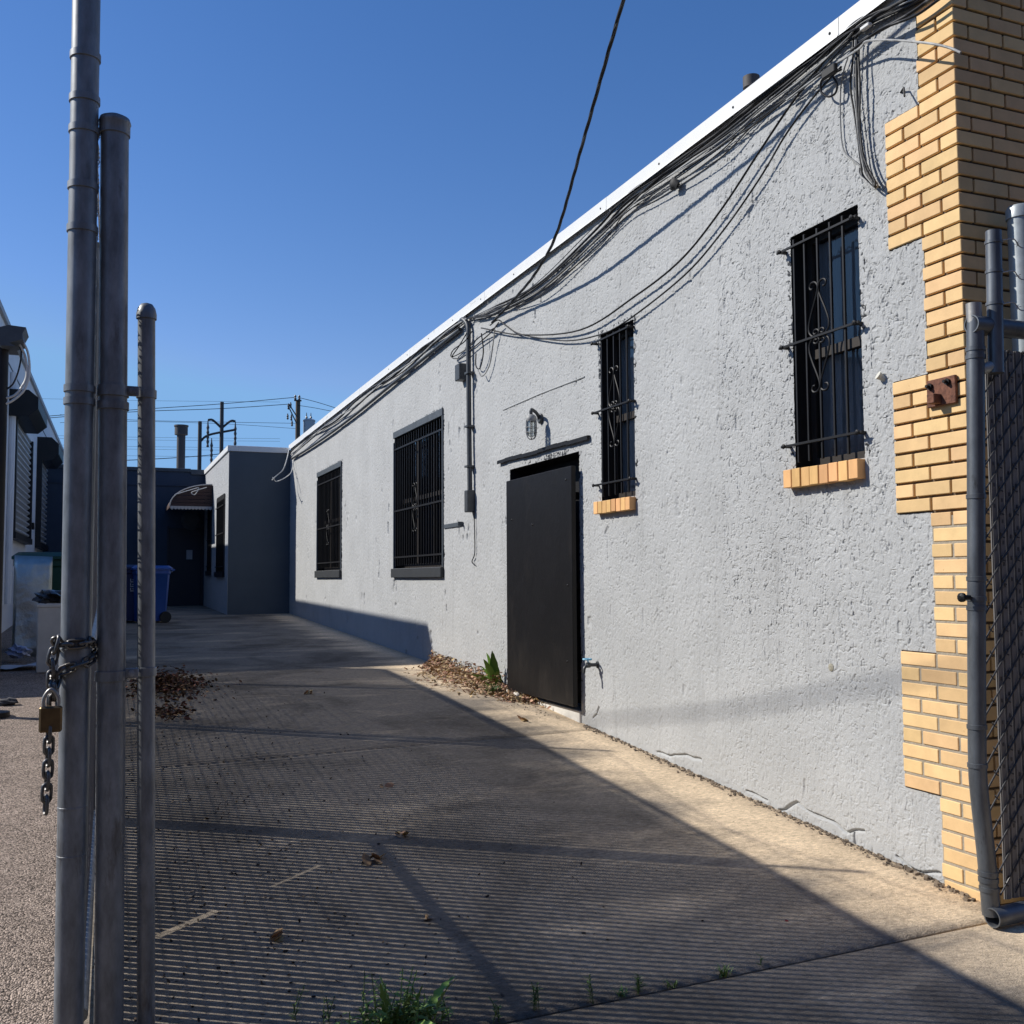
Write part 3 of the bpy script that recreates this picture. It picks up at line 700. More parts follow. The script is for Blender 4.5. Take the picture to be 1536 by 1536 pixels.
wall_cable('cable', [(722, 492), (780, 502), (870, 495), (953, 444), (1021, 390), (1080, 317), (1138, 229), (1187, 156), (1216, 122), (1255, 100)], .008, cablem,
           'single black cable drooping in the middle across the grey wall', .045)
wall_cable('cable', [(1216, 122), (1225, 112), (1240, 108), (1254, 122), (1254, 138), (1243, 145), (1232, 138), (1232, 122), (1243, 114), (1262, 104)], .007, cablem, 'black cable wound in one small loop near the brick corner', .06)
wall_cable('cable', [(1180, 150), (1240, 105), (1287, 74), (1300, 62), (1330, 60), (1365, 62), (1400, 66), (1425, 72), (1441, 79)], .007, greycable, 'stiff grey cable sticking out past the yellow brick corner', offs=[.05, .07, .10, .13, .15, .16, .16, .16, .16])
for i, (dx, lb) in enumerate([(-4, 'leftmost black cable hanging down the wall from the bundle by the corner'), (-1, 'grey cable hanging straight down the wall among black ones'), (2, 'thick black cable hanging down the wall above the window by the corner'), (5, 'black cable hanging rightmost of the drop by the brick corner')]):
    wall_cable('hanging_cable', [(1284 + dx, 60), (1283 + dx, 90), (1282 + dx * 1.6, 130), (1286 + dx * .7, 180), (1291 + dx * .5, 225), (1296 + dx, 250), (1300 + dx * 1.5, 262), (1308 + dx, 274), (1316 - dx, 281)], [.0065, .005, .009, .0065][i], greycable if i == 1 else cablem, lb, .03 + .012 * i, group='cables hanging down the wall')
wall_cable('hanging_cable', [(1272, 86), (1266, 105), (1261, 135), (1261, 190), (1266, 226), (1283, 243), (1296, 254)], .0045, greycable, 'thin wire bowed out left of the hanging cables', .02, group='cables hanging down the wall')
wall_cable('hanging_cable', [(1289, 252), (1290, 262), (1300, 273), (1312, 283), (1316, 276), (1308, 268)], .006, greycable, 'grey knot of wire ends at the foot of the hanging cables', .05, group='cables hanging down the wall')
# splice box and clip near the corner
p = onX(1247, 107, W - .1); t = MB(); t.box(W - .12, W - .09, p[1] - .05, p[1] + .07, p[2] - .025, p[2] + .03, .006); tag(t.build('splice_box', rubber), 'small black splice box on the cables near the brick corner', 'cable box')
p = onX(1298, 41, W - .115); t = MB(); t.box(W - .13, W - .10, p[1] - .04, p[1] + .03, p[2] - .011, p[2] + .011, .004); tag(t.build('cable_clamp', whitecable), 'small white clamp on the cable bundle near the brick corner', 'clamp')
# conduit under the far coping, elbow and vertical run
far = [(438, 688), (470, 668), (520, 632), (580, 583), (640, 534), (690, 494)]
wall_cable('conduit', far, .024, conduitm, 'dark pipe conduit running under the far half of the coping', .045, group='conduits on the grey wall', seg=10)
for i, lb in enumerate(['black cable twisted above the far conduit under the coping', 'thin black cable dipping around the far conduit', 'grey cable tucked between the coping and the far conduit']):
    px = []
    for k in range(12):
        f = k / 11; u = 436 + (700 - 436) * f; v = 682 + (478 - 682) * f + [(-4), 2, -2][i] * (1 + 1.2 * math.sin(k * 1.7 + i * 2)) + 6 * (f - f * f)
        px.append((u, v))
    wall_cable('cable', px, [.016, .008, .010][i], [cablem, cablem, greycable][i], lb, .05 + .015 * i)
cn = thing('conduit', 'vertical grey electrical conduit left of the black door', 'conduit', (W, onX(708, 560, W)[1], 2.4), 'conduits on the grey wall')
t = MB(); t.tube(spline([(W - .05,) + tuple(onX(696, 484, W)[1:]), (W - .07,) + tuple(onX(703, 480, W)[1:]), (W - .05,) + tuple(onX(708, 490, W)[1:]), (W - .05,) + tuple(onX(708.5, 520, W)[1:]), (W - .05,) + tuple(onX(709.5, 640, W)[1:]), (W - .05,) + tuple(onX(711, 752, W)[1:])], 6), .030, 10); t.build('pipe', conduitm, cn, smooth=50)
p = onX(710.5, 752, W); t = MB(); t.box(W - .10, W, p[1] - .055, p[1] + .055, p[2] - .13, p[2] + .13, .008); t.build('end_box', conduitm, cn)
p = onX(699, 558, W); t = MB(); t.box(W - .10, W, p[1] - .03, p[1] + .13, p[2] - .10, p[2] + .10, .006); t.build('junction_box', conduitm, cn)
for v in (560, 640, 700): p = onX(709.5, v, W); t = MB(); t.box(W - .09, W + .002, p[1] - .055, p[1] + .055, p[2] - .012, p[2] + .012); t.build('strap', conduitm, cn)
for i, (px, lb) in enumerate([([(708, 497), (697, 512), (680, 525), (677, 535), (690, 530), (704, 520), (720, 505), (745, 490)], 'black wire loop tied left of the conduit elbow'),
                              ([(700, 500), (688, 520), (678, 536), (693, 536), (712, 520), (735, 500), (748, 484)], 'second black wire loop hanging under the conduit elbow'),
                              ([(722, 500), (725, 528), (720, 552), (714, 549), (714, 530)], 'black wire drooping right of the conduit'),
                              ([(742, 494), (739, 520), (735, 545), (728, 560), (722, 564), (717, 556)], 'grey wire hanging down right of the conduit elbow')]):
    wall_cable('cable', px, .0075, greycable if i == 3 else cablem, lb, offs=[.06 + .02 * math.sin(k + i) for k in range(len(px))], group='wires around the conduit elbow')
wall_cable('cable', [(711, 766), (712, 800), (712, 830), (708, 842), (712, 848)], .006, cablem, 'short loose wire hanging below the conduit end box', .02, group='wires around the conduit elbow')
wall_cable('cable', [(434, 672), (430, 690), (424, 705), (414, 714), (408, 720)], .012, whitecable, 'white loose cable end hanging in the far inside corner', offs=[.05, .15, .3, .45, .6], group='loose cable ends in the far corner')
wall_cable('cable', [(440, 690), (437, 708), (425, 718), (414, 722), (409, 716)], .010, whitecable, 'white cable curling at the far inside corner', offs=[.05, .12, .35, .5, .6], group='loose cable ends in the far corner')

# service drop: from the wall up over the drive
A = onX(803, 415, W - .06); best = None
for d in np.linspace(2.5, 12, 400):
    X = CAM + ray(935, 0) / np.linalg.norm(ray(935, 0)) * d; t_ = (W - X[0]) / SL[0]
    if t_ <= 0: continue
    s_ = X + SL * t_; c_ = R.T @ (s_ - CAM); u_, v_ = CX - F * c_[0] / c_[2], CY + F * c_[1] / c_[2]
    e = abs(v_ - (487 + (u_ - 740) * (195 - 487) / (1167 - 740)))
    if best is None or e < best[0]: best = (e, X, u_, v_)
B = best[1]
A = onX(738, 484, W - .05); cpts = []
for (u, v, f) in [(738, 484, 0), (770, 450, .10), (803, 410, .22), (835, 350, .38), (872, 222, .66), (905, 105, .86), (935, 0, 1)]:
    cpts.append(onX(u, v, (W - .05) + (B[0] - W + .05) * f))
E_ = cpts[-1] + (cpts[-1] - cpts[-2]) * 2.2; cpts.append(E_); t = MB()
def helix(pts, rad, pitch, ph):
    out = []; s = 0
    for i, p in enumerate(pts):
        if i: s += np.linalg.norm(pts[i] - pts[i - 1])
        a = s / pitch * 2 * math.pi + ph; out.append(np.array(p) + rad * np.array([math.cos(a), .5 * math.sin(a), .6 * math.sin(a)]))
    return out
dense_ = spline(cpts, 24)
for ph in (0, 2.1, 4.2): t.tube(helix(dense_, .007, .8, ph), .0085, 6)
tag(t.build('service_cable', cablem, smooth=60), 'twisted black service cable rising from the coping into the sky', 'cable')

# ================================================================== REAR PART
XR = 2.69; YF = 23.87
rear = thing('rear_wing', 'grey stucco wing with white coping closing the end of the drive', 'building', (XR, YF, .8))
RZ = 4.66
b = MB(); b.box(XR + .005, W + 8, YF, YF + .25, .5, RZ - .02); b.build('end_wall', mat('shaded_stucco', (.095, .115, .135), .92, var=.06, vscale=2, bump=.3, bscale=40, dist=.006, spec=.15), rear)  # wall's shade is put into the colour, darker than the sunlit stucco
b = MB(); wys = [YF, 24.50, 26.25, 28.0, 28.95, 29.6]
b.box(XR, XR + .25, YF + .251, 24.50, .5, RZ - .02).box(XR, XR + .25, 26.25, 27.55, .5, RZ - .02).box(XR, XR + .25, 24.5, 26.25, .5, 1.80).box(XR, XR + .25, 24.5, 26.25, 3.62, RZ - .02)
b.box(XR, XR + .25, 28.55, 29.6, .5, RZ - .02).box(XR, XR + .25, 27.55, 28.55, .5, 1.85).box(XR, XR + .25, 27.55, 28.55, 3.5, RZ - .02)
b.box(XR, XR + .006, YF, YF + .2505, .5, RZ - .02)
b.build('side_wall', mat('rough_stucco_far', (.40, .415, .43), .92, var=.1, vscale=6, bump=1, bscale=22, dist=.03, spec=.15), rear)
b = MB()
for prof_y in [(YF - .03, 29.6)]: b.box(XR - .035, XR + .2, prof_y[0], prof_y[1], RZ - .10, RZ + .03, .006)
b.box(XR + .201, W - .05, YF - .03, YF + .2, RZ - .10, RZ + .03, .006)
b.build('coping', coping, rear)
for (ya, yb, za, zb_, lb) in [(24.5, 26.25, 1.80, 3.62, 'nearer barred window of the rear wing'), (27.55, 28.55, 1.85, 3.5, 'farther barred window of the rear wing beside the awning')]:
    t = MB(); t.box(XR - .02, XR + .10, ya - .02, ya + .08, za, zb_).box(XR - .02, XR + .10, yb - .08, yb + .02, za, zb_).box(XR - .02, XR + .10, ya + .08, yb - .08, zb_ - .12, zb_ + .02).box(XR - .06, XR + .10, ya - .04, yb + .04, za - .13, za)
    w = t.build('window', blackpaint, rear); w['label'] = lb
    t = MB(); t.quad((XR + .12, ya, za), (XR + .12, ya, zb_), (XR + .12, yb, zb_), (XR + .12, yb, za)); t.build('pane', glass, w, recalc=False)
    t = MB(); t.box(XR + .2, XR + .205, ya, yb, za, zb_); t.build('window_backing', interior, w)  # black sheet painting the darkness of the room behind
    t = MB()
    for y in np.linspace(ya + .1, yb - .1, 12): t.box(XR - .03, XR - .015, y - .008, y + .008, za, zb_ - .1)
    for z in (za + .12, (za + zb_) / 2, zb_ - .25): t.box(XR - .045, XR - .0305, ya, yb, z - .012, z + .012)
    t.build('grille', ironblack, w)
YB = 29.6
back = thing('rear_building', 'low dark blue rear building across the end of the drive', 'building', (0, YB, .9))
b = MB(); b.box(-9, XR + 6, YB + .001, YB + .3, .5, 4.62); b.build('wall', bluewall, back)
b = MB(); b.box(-9, 2.30, YB - .04, YB + .32, 4.621, 4.72, .01).box(2.301, XR + 6, YB - .045, YB + .32, 4.55, 4.70, .01); b.build('parapet_cap', slate, back)
b = MB(); b.box(-9, 2.25, YB - .03, YB, 4.22, 4.25); b.build('trim_line', bluewall, back)
b = MB(); b.box(1.75, 2.62, YB - .03, YB - .001, .8, 3.05, .01); b.box(1.70, 1.75, YB - .05, YB - .001, .8, 3.1).box(2.62, 2.67, YB - .05, YB - .001, .8, 3.1); dr = b.build('door', mat('navy_door', (.02, .024, .035), .6), back)
b = MB(); b.lathe((1.83, YB - .03, 1.85), [(.02, 0), (.02, .04), (.035, .05), (.03, .08)], 10, (0, -1, 0)); b.build('handle', rawsteel, dr)
b = MB(); p = onY(284, 832, YB - .02); b.box(p[0] - .08, p[0] + .08, YB - .04, YB - .0305, p[2] - .13, p[2] + .13); b.build('notice', mat('paper_notice', (.4, .42, .45), .8), back)
b = MB(); p = onY(287, 780, YB - .02); b.lathe((p[0], YB - .001, p[2]), [(.28, 0), (.28, .06), (.2, .1)], 16, (0, -1, 0)); b.build('round_plate', slate, back)
# quarter-round metal awning over the rear door, fixed to the side wall
aw = thing('awning', 'quarter round brown metal awning over the rear door', 'awning', (XR, 28.7, 3.55))
def arc(n, r0, cx, cz, w_, h_): return [(cx - w_ * math.sin(a), cz + h_ * math.cos(a)) for a in np.linspace(0, math.pi / 2, n)]
zA, zT = 3.50, 4.08; prof = arc(12, 0, XR - .01, zA, 1.05, zT - zA)
b = MB(); n = len(prof); ya, yb = 27.35, 29.5
vs = [(x, ya, z) for x, z in prof] + [(x, yb, z) for x, z in prof] + [(x, ya, z - .02) for x, z in prof] + [(x, yb, z - .02) for x, z in prof]
fs = []
for i in range(n - 1): fs += [(i, i + 1, n + i + 1, n + i), (2 * n + i, 3 * n + i, 3 * n + i + 1, 2 * n + i + 1)]
b.add(vs, fs)
b.build('hood', awnm, aw, smooth=40)
b = MB()
for k in range(6):
    z0_ = zA + .01 + k * .095; xw = 1.05 * math.sqrt(max(0, 1 - ((z0_ + .05 - zA) / (zT - zA)) ** 2)); 
    if xw > .1: b.box(XR - .02 - xw, XR - .02, ya + .012, ya + .03, z0_, z0_ + .085)
b.build('end_panel', awnm, aw)
b = MB(); m_n = 12
for i in range(m_n): x0 = XR - 1.05 + i * 1.03 / m_n; b.prism([(x0, zA + .01), (x0 + 1.03 / m_n - .004, zA + .01), (x0 + 1.03 / m_n - .004, zA - .05), (x0 + .5 / m_n, zA - .085), (x0, zA - .05)], 1, ya - .004, ya + .01)
b.build('scalloped_valance', awnw, aw)
b = MB(); b.tube([(x - .01, ya, z + .01) for x, z in prof], .018, 6); b.build('edge_trim', awnw, aw)
wp = [onY(u, v, 27.2) for u, v in [(262, 742), (285, 735), (298, 732), (292, 742), (288, 738), (310, 731)]]
b = MB(); b.tube(spline(wp, 6), .012, 5); tag(b.build('cable', whitecable), 'white cable draped over the brown awning', 'cable')
# vent stack behind
p0 = onY(268, 705, 33); p1 = onY(272, 638, 33)
vs_ = thing('vent_stack', 'thin dark metal flue with a ring cap behind the rear parapet', 'flue', (p1[0], 33, 4.0))
b = MB(); b.lathe((p1[0], 33, 4.0), [(.13, 0), (.13, p1[2] - 4.0 - .32)], 14); b.build('pipe', farsteel, vs_, smooth=40)
b = MB(); b.lathe((p1[0], 33, p1[2] - .32), [(.13, 0), (.20, .02), (.20, .26), (.22, .28), (.22, .32), (.12, .33)], 14); b.build('cap', farsteel, vs_, smooth=40)
b = MB(); b.box(p1[0] - 5, p1[0] + 8, 31, 36, 3.6, 4.3); b.build('roof', roofm, back)

# ================================================================== LEFT NEIGHBOUR
def xl(y): return -1.61 + .0163 * (y - 18.4)
nb = thing('neighbour_building', 'white painted building with roller shutters beyond the yard on the left', 'building', (xl(16.5), 16.5, .5))
ZL = 6.02
b = MB()
def lwall(y0, y1, z0, z1, t0=0., t1=.3):
    b.add([(xl(y) - t, y, z) for y in (y0, y1) for t in (t0, t1) for z in (z0, z1)], [(0, 1, 3, 2), (4, 6, 7, 5), (0, 4, 5, 1), (2, 3, 7, 6), (0, 2, 6, 4), (1, 5, 7, 3)])
lwall(16.5, 50, 0, ZL, 0, 5.5); b.build('wall', whitewall, nb)
b = MB(); lwall(16.45, 50, ZL + .001, ZL + .10, -.05, 5.5); b.build('parapet_cap', mat('grey_cap', (.35, .36, .37), .6), nb)
b = MB(); b.box(-6, -1.55, 12.35, 16.49, 0, 1.95); b.build('yard_shade_block', whitewall, nb)  # unseen low block, added to cast shade over the near yard
b = MB(); lwall(16.6, 46, ZL - .55, ZL - .53, -.012, .0); b.build('trim_line', slate, nb)
def at_left(u, v, o=0.):                      # point on the (slightly turned) left wall, o metres proud of it
    x = -1.61
    for i in range(30): p = onX(u, v, x); x = xl(p[1]) + o
    return onX(u, v, x)
for (ua, ub, vb, un, vt0, vt1, ufar, vfar, lb) in [(11, 38, 803, 14, 583, 624, 71, 625, 'nearer grey roller shutter'), (52, 71, 818, 56, 655, 691, 95, 675, 'farther grey roller shutter')]:
    ya, yb = at_left(ua, vb)[1], at_left(ub, vb)[1]; zb_ = at_left((ua + ub) / 2, vb)[2]
    yA = at_left(un, vt0)[1]; yB_ = max(at_left(ufar, vfar, .48)[1], yA + .8); zbt, zbb = at_left(un, vt0)[2], at_left(un, vt1)[2]; zt_ = zbb + .03
    t = MB(); t.add([(xl(y) + q, y, z) for y in (ya - .02, ya + .14) for q in (0, .12) for z in (zb_, zt_)], [(0, 1, 3, 2), (4, 6, 7, 5), (0, 4, 5, 1), (2, 3, 7, 6), (0, 2, 6, 4), (1, 5, 7, 3)])
    t.add([(xl(y) + q, y, z) for y in (yb - .14, yb + .02) for q in (0, .12) for z in (zb_, zt_)], [(0, 1, 3, 2), (4, 6, 7, 5), (0, 4, 5, 1), (2, 3, 7, 6), (0, 2, 6, 4), (1, 5, 7, 3)])
    t.add([(xl(y) + q, y, z) for y in (ya - .02, yb + .02) for q in (0, .14) for z in (zb_ - .12, zb_)], [(0, 1, 3, 2), (4, 6, 7, 5), (0, 4, 5, 1), (2, 3, 7, 6), (0, 2, 6, 4), (1, 5, 7, 3)])
    t.add([(xl(y) + q, y, z) for y in (yb + .0, yb + .25) for q in (0, .16) for z in (zb_ + .22, zb_ + .36)], [(0, 1, 3, 2), (4, 6, 7, 5), (0, 4, 5, 1), (2, 3, 7, 6), (0, 2, 6, 4), (1, 5, 7, 3)])
    sh = t.build('roller_shutter', blackpaint, nb); sh['label'] = lb
    t = MB(); z = zb_ + .01
    while z < zt_:
        t.add([(xl(y) + q, y, zz) for y in (ya + .14, yb - .14) for (q, zz) in ((.02, z), (.085, z + .045), (.085, z + .075), (.02, z + .12))], [(0, 4, 5, 1), (1, 5, 6, 2), (2, 6, 7, 3)]); z += .12
    t.build('slats', shutterm, sh, recalc=False)
    hz_ = zbt - zbb; prof = [(0, 0), (.32, 0), (.48, .3 * hz_), (.48, .72 * hz_), (.32, hz_), (0, hz_)]
    t = MB(); vs = [(xl(yA) + q, yA, zbb + z) for q, z in prof] + [(xl(yB_) + q, yB_, zbb + z) for q, z in prof]; n = len(prof)
    t.add(vs, [(i, (i + 1) % n, n + (i + 1) % n, n + i) for i in range(n)] + [tuple(range(n)), tuple(range(2 * n - 1, n - 1, -1))]); t.build('shutter_box', blackpaint, sh)
t = MB(); pa, pb = at_left(75, 820), at_left(78.5, 820); zt_ = at_left(77, 722)[2]; t.add([(xl(y) + q, y, z) for y in (pa[1], pb[1]) for q in (-.02, .015) for z in (2.4, zt_)], [(0, 1, 3, 2), (4, 6, 7, 5), (0, 4, 5, 1), (2, 3, 7, 6), (0, 2, 6, 4), (1, 5, 7, 3)]); t.build('window', slate, nb)
t = MB(); pa, pb = at_left(84, 820), at_left(93, 820); zt_ = at_left(88, 755)[2]; t.add([(xl(y) + q, y, z) for y in (pa[1], pb[1]) for q in (-.02, .05) for z in (.6, zt_)], [(0, 1, 3, 2), (4, 6, 7, 5), (0, 4, 5, 1), (2, 3, 7, 6), (0, 2, 6, 4), (1, 5, 7, 3)]); t.build('door', blackpaint, nb)
t = MB(); pa = at_left(12, 700); t.tube([(xl(pa[1]) + .05, pa[1], 1.2), (xl(pa[1]) + .05, pa[1], 5.4)], .06, 8); t.build('downpipe', whitewall, nb)
# lamp post at the left edge with coiled cable
p = onY(3, 560, 10.2); zt_ = onY(3, 518, 10.2)[2]
lpst = thing('lamp_post', 'black yard lamp post with a flat dark head at the left edge', 'lamp post', (p[0], 10.2, gz(10.2)))
t = MB(); t.tube([(p[0], 10.2, gz(10.2)), (p[0], 10.2, zt_)], .052, 12); t.lathe((p[0], 10.2, gz(10.2) - .02), [(.14, 0), (.14, .05), (.06, .06)], 14); t.build('pole', blackpaint, lpst, smooth=40)
t = MB(); q0, q1 = onY(-14, 512, 10.2), onY(36, 503, 10.2); L_ = q1[0] - q0[0]
prof = [(0, -.02), (.04, .05), (.16, .09), (.30, .08), (L_, .02), (L_ + .005, -.03), (L_ - .1, -.07), (.22, -.10), (.1, -.10)]
t.prism([(q0[0] + a, (q0[2] + q1[2]) / 2 - .01 + c) for a, c in prof], 1, 10.0, 10.4); t.build('lamp_head', slate, lpst)
for (px, m_, r, lb) in [([(33, 510), (42, 530), (44, 560), (36, 585), (20, 600), (8, 606)], whitecable, .012, 'white cable hanging from the yard lamp in the widest loop'), ([(28, 514), (38, 535), (40, 562), (33, 580), (20, 594), (0, 598)], whitecable, .012, 'white cable hanging from the yard lamp in a tighter loop'), ([(28, 514), (32, 530), (28, 555), (20, 575), (10, 584)], cablem, .008, 'black cable hanging from the yard lamp')]:
    t = MB(); t.tube(spline([onY(u, v, 10.18) for u, v in px], 8), r, 6); tag(t.build('lamp_cable', m_, smooth=60), lb, 'cable', 'cables looping from the yard lamp')

# ---- clutter in the yard
p = onG(46, 985); y = float(p[1]); ga, gb = onY(17, 985, y), onY(75, 985, y); ta, tb = onY(22, 833, y + .25), onY(79, 835, y + .25)
t = MB(); n = 10
for i in range(n + 1):
    f = i / n
    for k in range(n + 1):
        g = k / n; P = (ga * (1 - f) + gb * f) * (1 - g) + (ta * (1 - f) + tb * f) * g
        P = P + np.array([0, 1, 0]) * (.035 * math.sin(5.5 * g + 1.5 * f) * math.sin(3 * f + .6)); t.v.append(tuple(P))
for i in range(n):
    for k in range(n): a = i * (n + 1) + k; t.f.append((a, a + n + 1, a + n + 2, a + 1)); t.mi.append(0)
o = t.build('metal_panel', sheetm, smooth=80, recalc=False); tag(o, 'dented silver sheet metal panel leaning in the yard', 'metal sheet'); so = o.modifiers.new('thick', 'SOLIDIFY'); so.thickness = .006
def cart(name, label, x, y, z, w_, d_, h_, mb, mlid, lidlift=0., face=(0, -1), group=None, wheels=True):
    r_ = thing(name, label, 'bin', (x, y, z), group)
    t = MB(); a, c = w_ / 2, d_ / 2; k = .82
    rings = [(k, .03), (k + .02, .12), (.98, .84), (1.04, .86), (1.04, .92), (.98, .921)]
    vs = []; 
    for s_, hh in rings:
        for (i, j) in [(-1, -.85), (-.85, -1), (.85, -1), (1, -.85), (1, .85), (.85, 1), (-.85, 1), (-1, .85)]: vs.append((x + i * a * s_, y + j * c * s_, z + hh * h_))
    fs = [(q * 8 + i, q * 8 + (i + 1) % 8, (q + 1) * 8 + (i + 1) % 8, (q + 1) * 8 + i) for q in range(len(rings) - 1) for i in range(8)] + [tuple(range(7, -1, -1)), tuple(40 + i for i in range(8))]
    t.add(vs, fs); t.build('body', mb, r_, smooth=35)
    t = MB(); hh = z + .925 * h_
    vs = [(x + i * a * s_, y + j * c * s_, hh + q) for s_, q in ((1.1, 0), (1.1, .03 * h_), (.9, .075 * h_)) for (i, j) in [(-1, -.8), (-.8, -1.05), (.8, -1.05), (1, -.8), (1, .9), (.85, 1.05), (-.85, 1.05), (-1, .9)]]
    t.add(vs, [(q * 8 + i, q * 8 + (i + 1) % 8, (q + 1) * 8 + (i + 1) % 8, (q + 1) * 8 + i) for q in range(2) for i in range(8)] + [tuple(range(7, -1, -1)), tuple(16 + i for i in range(8))]); t.build('lid', mlid, r_, smooth=35)
    t = MB(); t.tube([(x - a * .9, y + c * 1.08, hh - .02), (x - a * .9, y + c * 1.25, hh), (x + a * .9, y + c * 1.25, hh), (x + a * .9, y + c * 1.08, hh - .02)], .016, 8); t.build('handle', mlid, r_)
    if wheels:
        for sg in (-1, 1):
            t = MB(); t.lathe((x + sg * (a * .9), y + c * .72, z + .11), [(.03, -.01), (.11, -.01), (.115, .01), (.115, .045), (.11, .06), (.03, .06)], 18, (sg, 0, 0)); t.build('wheel', rubber, r_, smooth=40)
    return r_
p = onG(235, 938)
def rot_cart(r_, ang):
    r_.rotation_euler = (0, 0, ang)
c1 = cart('wheelie_bin', 'bright blue wheelie bin right of the capped gate post', 0.93, 21.7, gz(21.7), .58, .66, 1.14, bluebin, bluebin, group='wheelie bins at the end of the drive'); rot_cart(c1, -1.35)
c2 = cart('wheelie_bin', 'dark navy wheelie bin seen between the gate posts', .42, 22.0, gz(22), .62, .72, 1.15, navybin, navybin, group='wheelie bins at the end of the drive')
# white printed marks on the navy bin
t = MB(); mk = mat('white_print', (.5, .5, .52), .6)
for k in range(3):
    t.box(.56, .64, 21.628, 21.632, gz(22) + .62 + k * .09, gz(22) + .635 + k * .09).box(.56, .575, 21.628, 21.632, gz(22) + .645 + k * .09, gz(22) + .69 + k * .09).box(.60, .635, 21.628, 21.632, gz(22) + .66 + k * .09, gz(22) + .675 + k * .09)
t.build('printed_mark', mk, c2)
cart('refuse_bin', 'dark green bin standing behind the silver metal panel', -.72, 16.6, gz(16.6), .85, .8, 1.42, greenbin, greenbin)
p = onG(72, 1008); yv = float(p[1]); xa, xb = onY(54, 1005, yv)[0], onY(93, 1005, yv)[0]; zt_ = onY(70, 905, yv)[2]
t = MB(); t.box(xa, xb, yv, yv + .42, gz(yv) - .01, zt_, .012); t.box(xa - .012, xb + .012, yv - .012, yv + .432, zt_ - .05, zt_ - .012, .006); tag(t.build('white_box_bin', whitebin), 'tall white box bin left of the chained post', 'bin')
def crumple(name, c, s, m, label, cat, seed, n=3, **k):
    bm = bmesh.new(); bmesh.ops.create_icosphere(bm, subdivisions=n, radius=1); rr = random.Random(seed)
    ph = [rr.uniform(0, 6) for _ in range(6)]
    for v in bm.verts:
        p = v.co; d = 1 + .22 * math.sin(5 * p.x + ph[0]) * math.sin(4 * p.y + ph[1]) + .16 * math.sin(9 * p.z + 6 * p.x + ph[2]) + rr.uniform(-.06, .06)
        v.co = Vector((c[0] + p.x * d * s[0], c[1] + p.y * d * s[1], c[2] + max(p.z, -.75) * d * s[2]))
    t = MB(); bm.verts.index_update(); t.add([v.co[:] for v in bm.verts], [[v.index for v in f.verts] for f in bm.faces]); bm.free()
    return tag(t.build(name, m, smooth=50), label, cat, **k)
crumple('bin_bag', ((xa + xb) / 2, yv + .21, zt_ + .06), (.20, .24, .10), bagm, 'black bin bag slumped on top of the white box bin', 'bag', 3)
p = onG(12, 1003)
t = MB(); ys_ = np.linspace(-.22, .22, 8); xs_ = np.linspace(-.45, .38, 14)
for yq in ys_:
    for xq in xs_: t.v.append((p[0] + xq, p[1] + yq + .1 * xq, gz(p[1]) + .02 + .09 * max(0, xq) ** 1.2 + .012 * math.sin(xq * 17 + yq * 9)))
for j in range(7):
    for i in range(13): a = j * 14 + i; t.f.append((a, a + 1, a + 15, a + 14)); t.mi.append(0)
o = tag(t.build('plastic_sheet', plasticw, smooth=80, recalc=False), 'curled white plastic sheet on the ground in front of the metal panel', 'sheet')
p = onG(27, 992); crumple('crumpled_packaging', (p[0], p[1], gz(p[1]) + .12), (.14, .12, .09), bluepack, 'crumpled blue and white packaging on the plastic sheet', 'rubbish', 9)
p = onG(12, 1056); crumple('rag', (p[0], p[1], gz(p[1]) + .02), (.09, .06, .035), ragm, 'small dark rag lying on the sunlit asphalt', 'rag', 5)
p = at_left(2, 960, .9); t = MB(); t.box(-1.62, -1.22, 14.6, 15.3, gz(15) - .05, gz(15) + .75, .02).box(-1.60, -1.25, 14.62, 15.25, gz(15) + .751, gz(15) + .80, .02); tag(t.build('crate', rubber), 'black crate in the shade left of the metal panel', 'crate')

# ================================================================== FENCES AND GATES
def pipe(bm_, a, c, r, n=16): bm_.tube([a, c], r, n)
def band(bm_, c, r, h=.028, ax=(0, 0, 1), t=.006):
    ax = np.array(ax, float); ax /= np.linalg.norm(ax)
    bm_.lathe(np.array(c) - ax * h / 2, [(r, 0), (r + t, 0.001), (r + t, h - .001), (r, h)], 20, ax)
YP = 3.87; KY = YP / 4.35
def kz(z): return H + (z - H) * KY
def along(a, c, z): f = (z - a[2]) / (c[2] - a[2]); return np.array(a) + (np.array(c) - np.array(a)) * f
# tall post with tension bands
a1, c1_ = (-.0785 * KY, YP, -.05), (-.0985 * KY, YP, kz(4.45))
tp = thing('fence_post', 'tallest galvanised fence post wrapped with chain and padlock', 'post', (a1[0], YP, gz(YP)))
b = MB(); pipe(b, a1, c1_, 0.0476, 24); b.build('pipe', galv, tp, smooth=40)
for v in (92, 157, 203, 288, 352, 592, 611, 1218, 1290):
    z = float(onY(118, v, YP)[2]) + (.02); q = along(a1, c1_, z); b = MB(); band(b, q, 0.0477, .026 if v not in (1290, 1218) else .008, ax=np.array(c1_) - np.array(a1), t=.005 if v < 1200 else .0012); b.build('tension_band', galv, tp, smooth=40)
b = MB(); q = along(a1, c1_, float(onY(110, 985, YP)[2])); band(b, q, 0.0477, .06, t=.004); b.build('chain_collar', galv, tp, smooth=40)
a2, c2_ = (.0665 * KY, YP + .02, -.05), (.0208 * KY, YP + .02, kz(3.50))
gp = thing('gate_post', 'capped galvanised gate post in the middle of the three posts', 'post', (a2[0], YP, gz(YP)))
b = MB(); pipe(b, a2, c2_, 0.0485, 24); b.build('pipe', galv, gp, smooth=40)
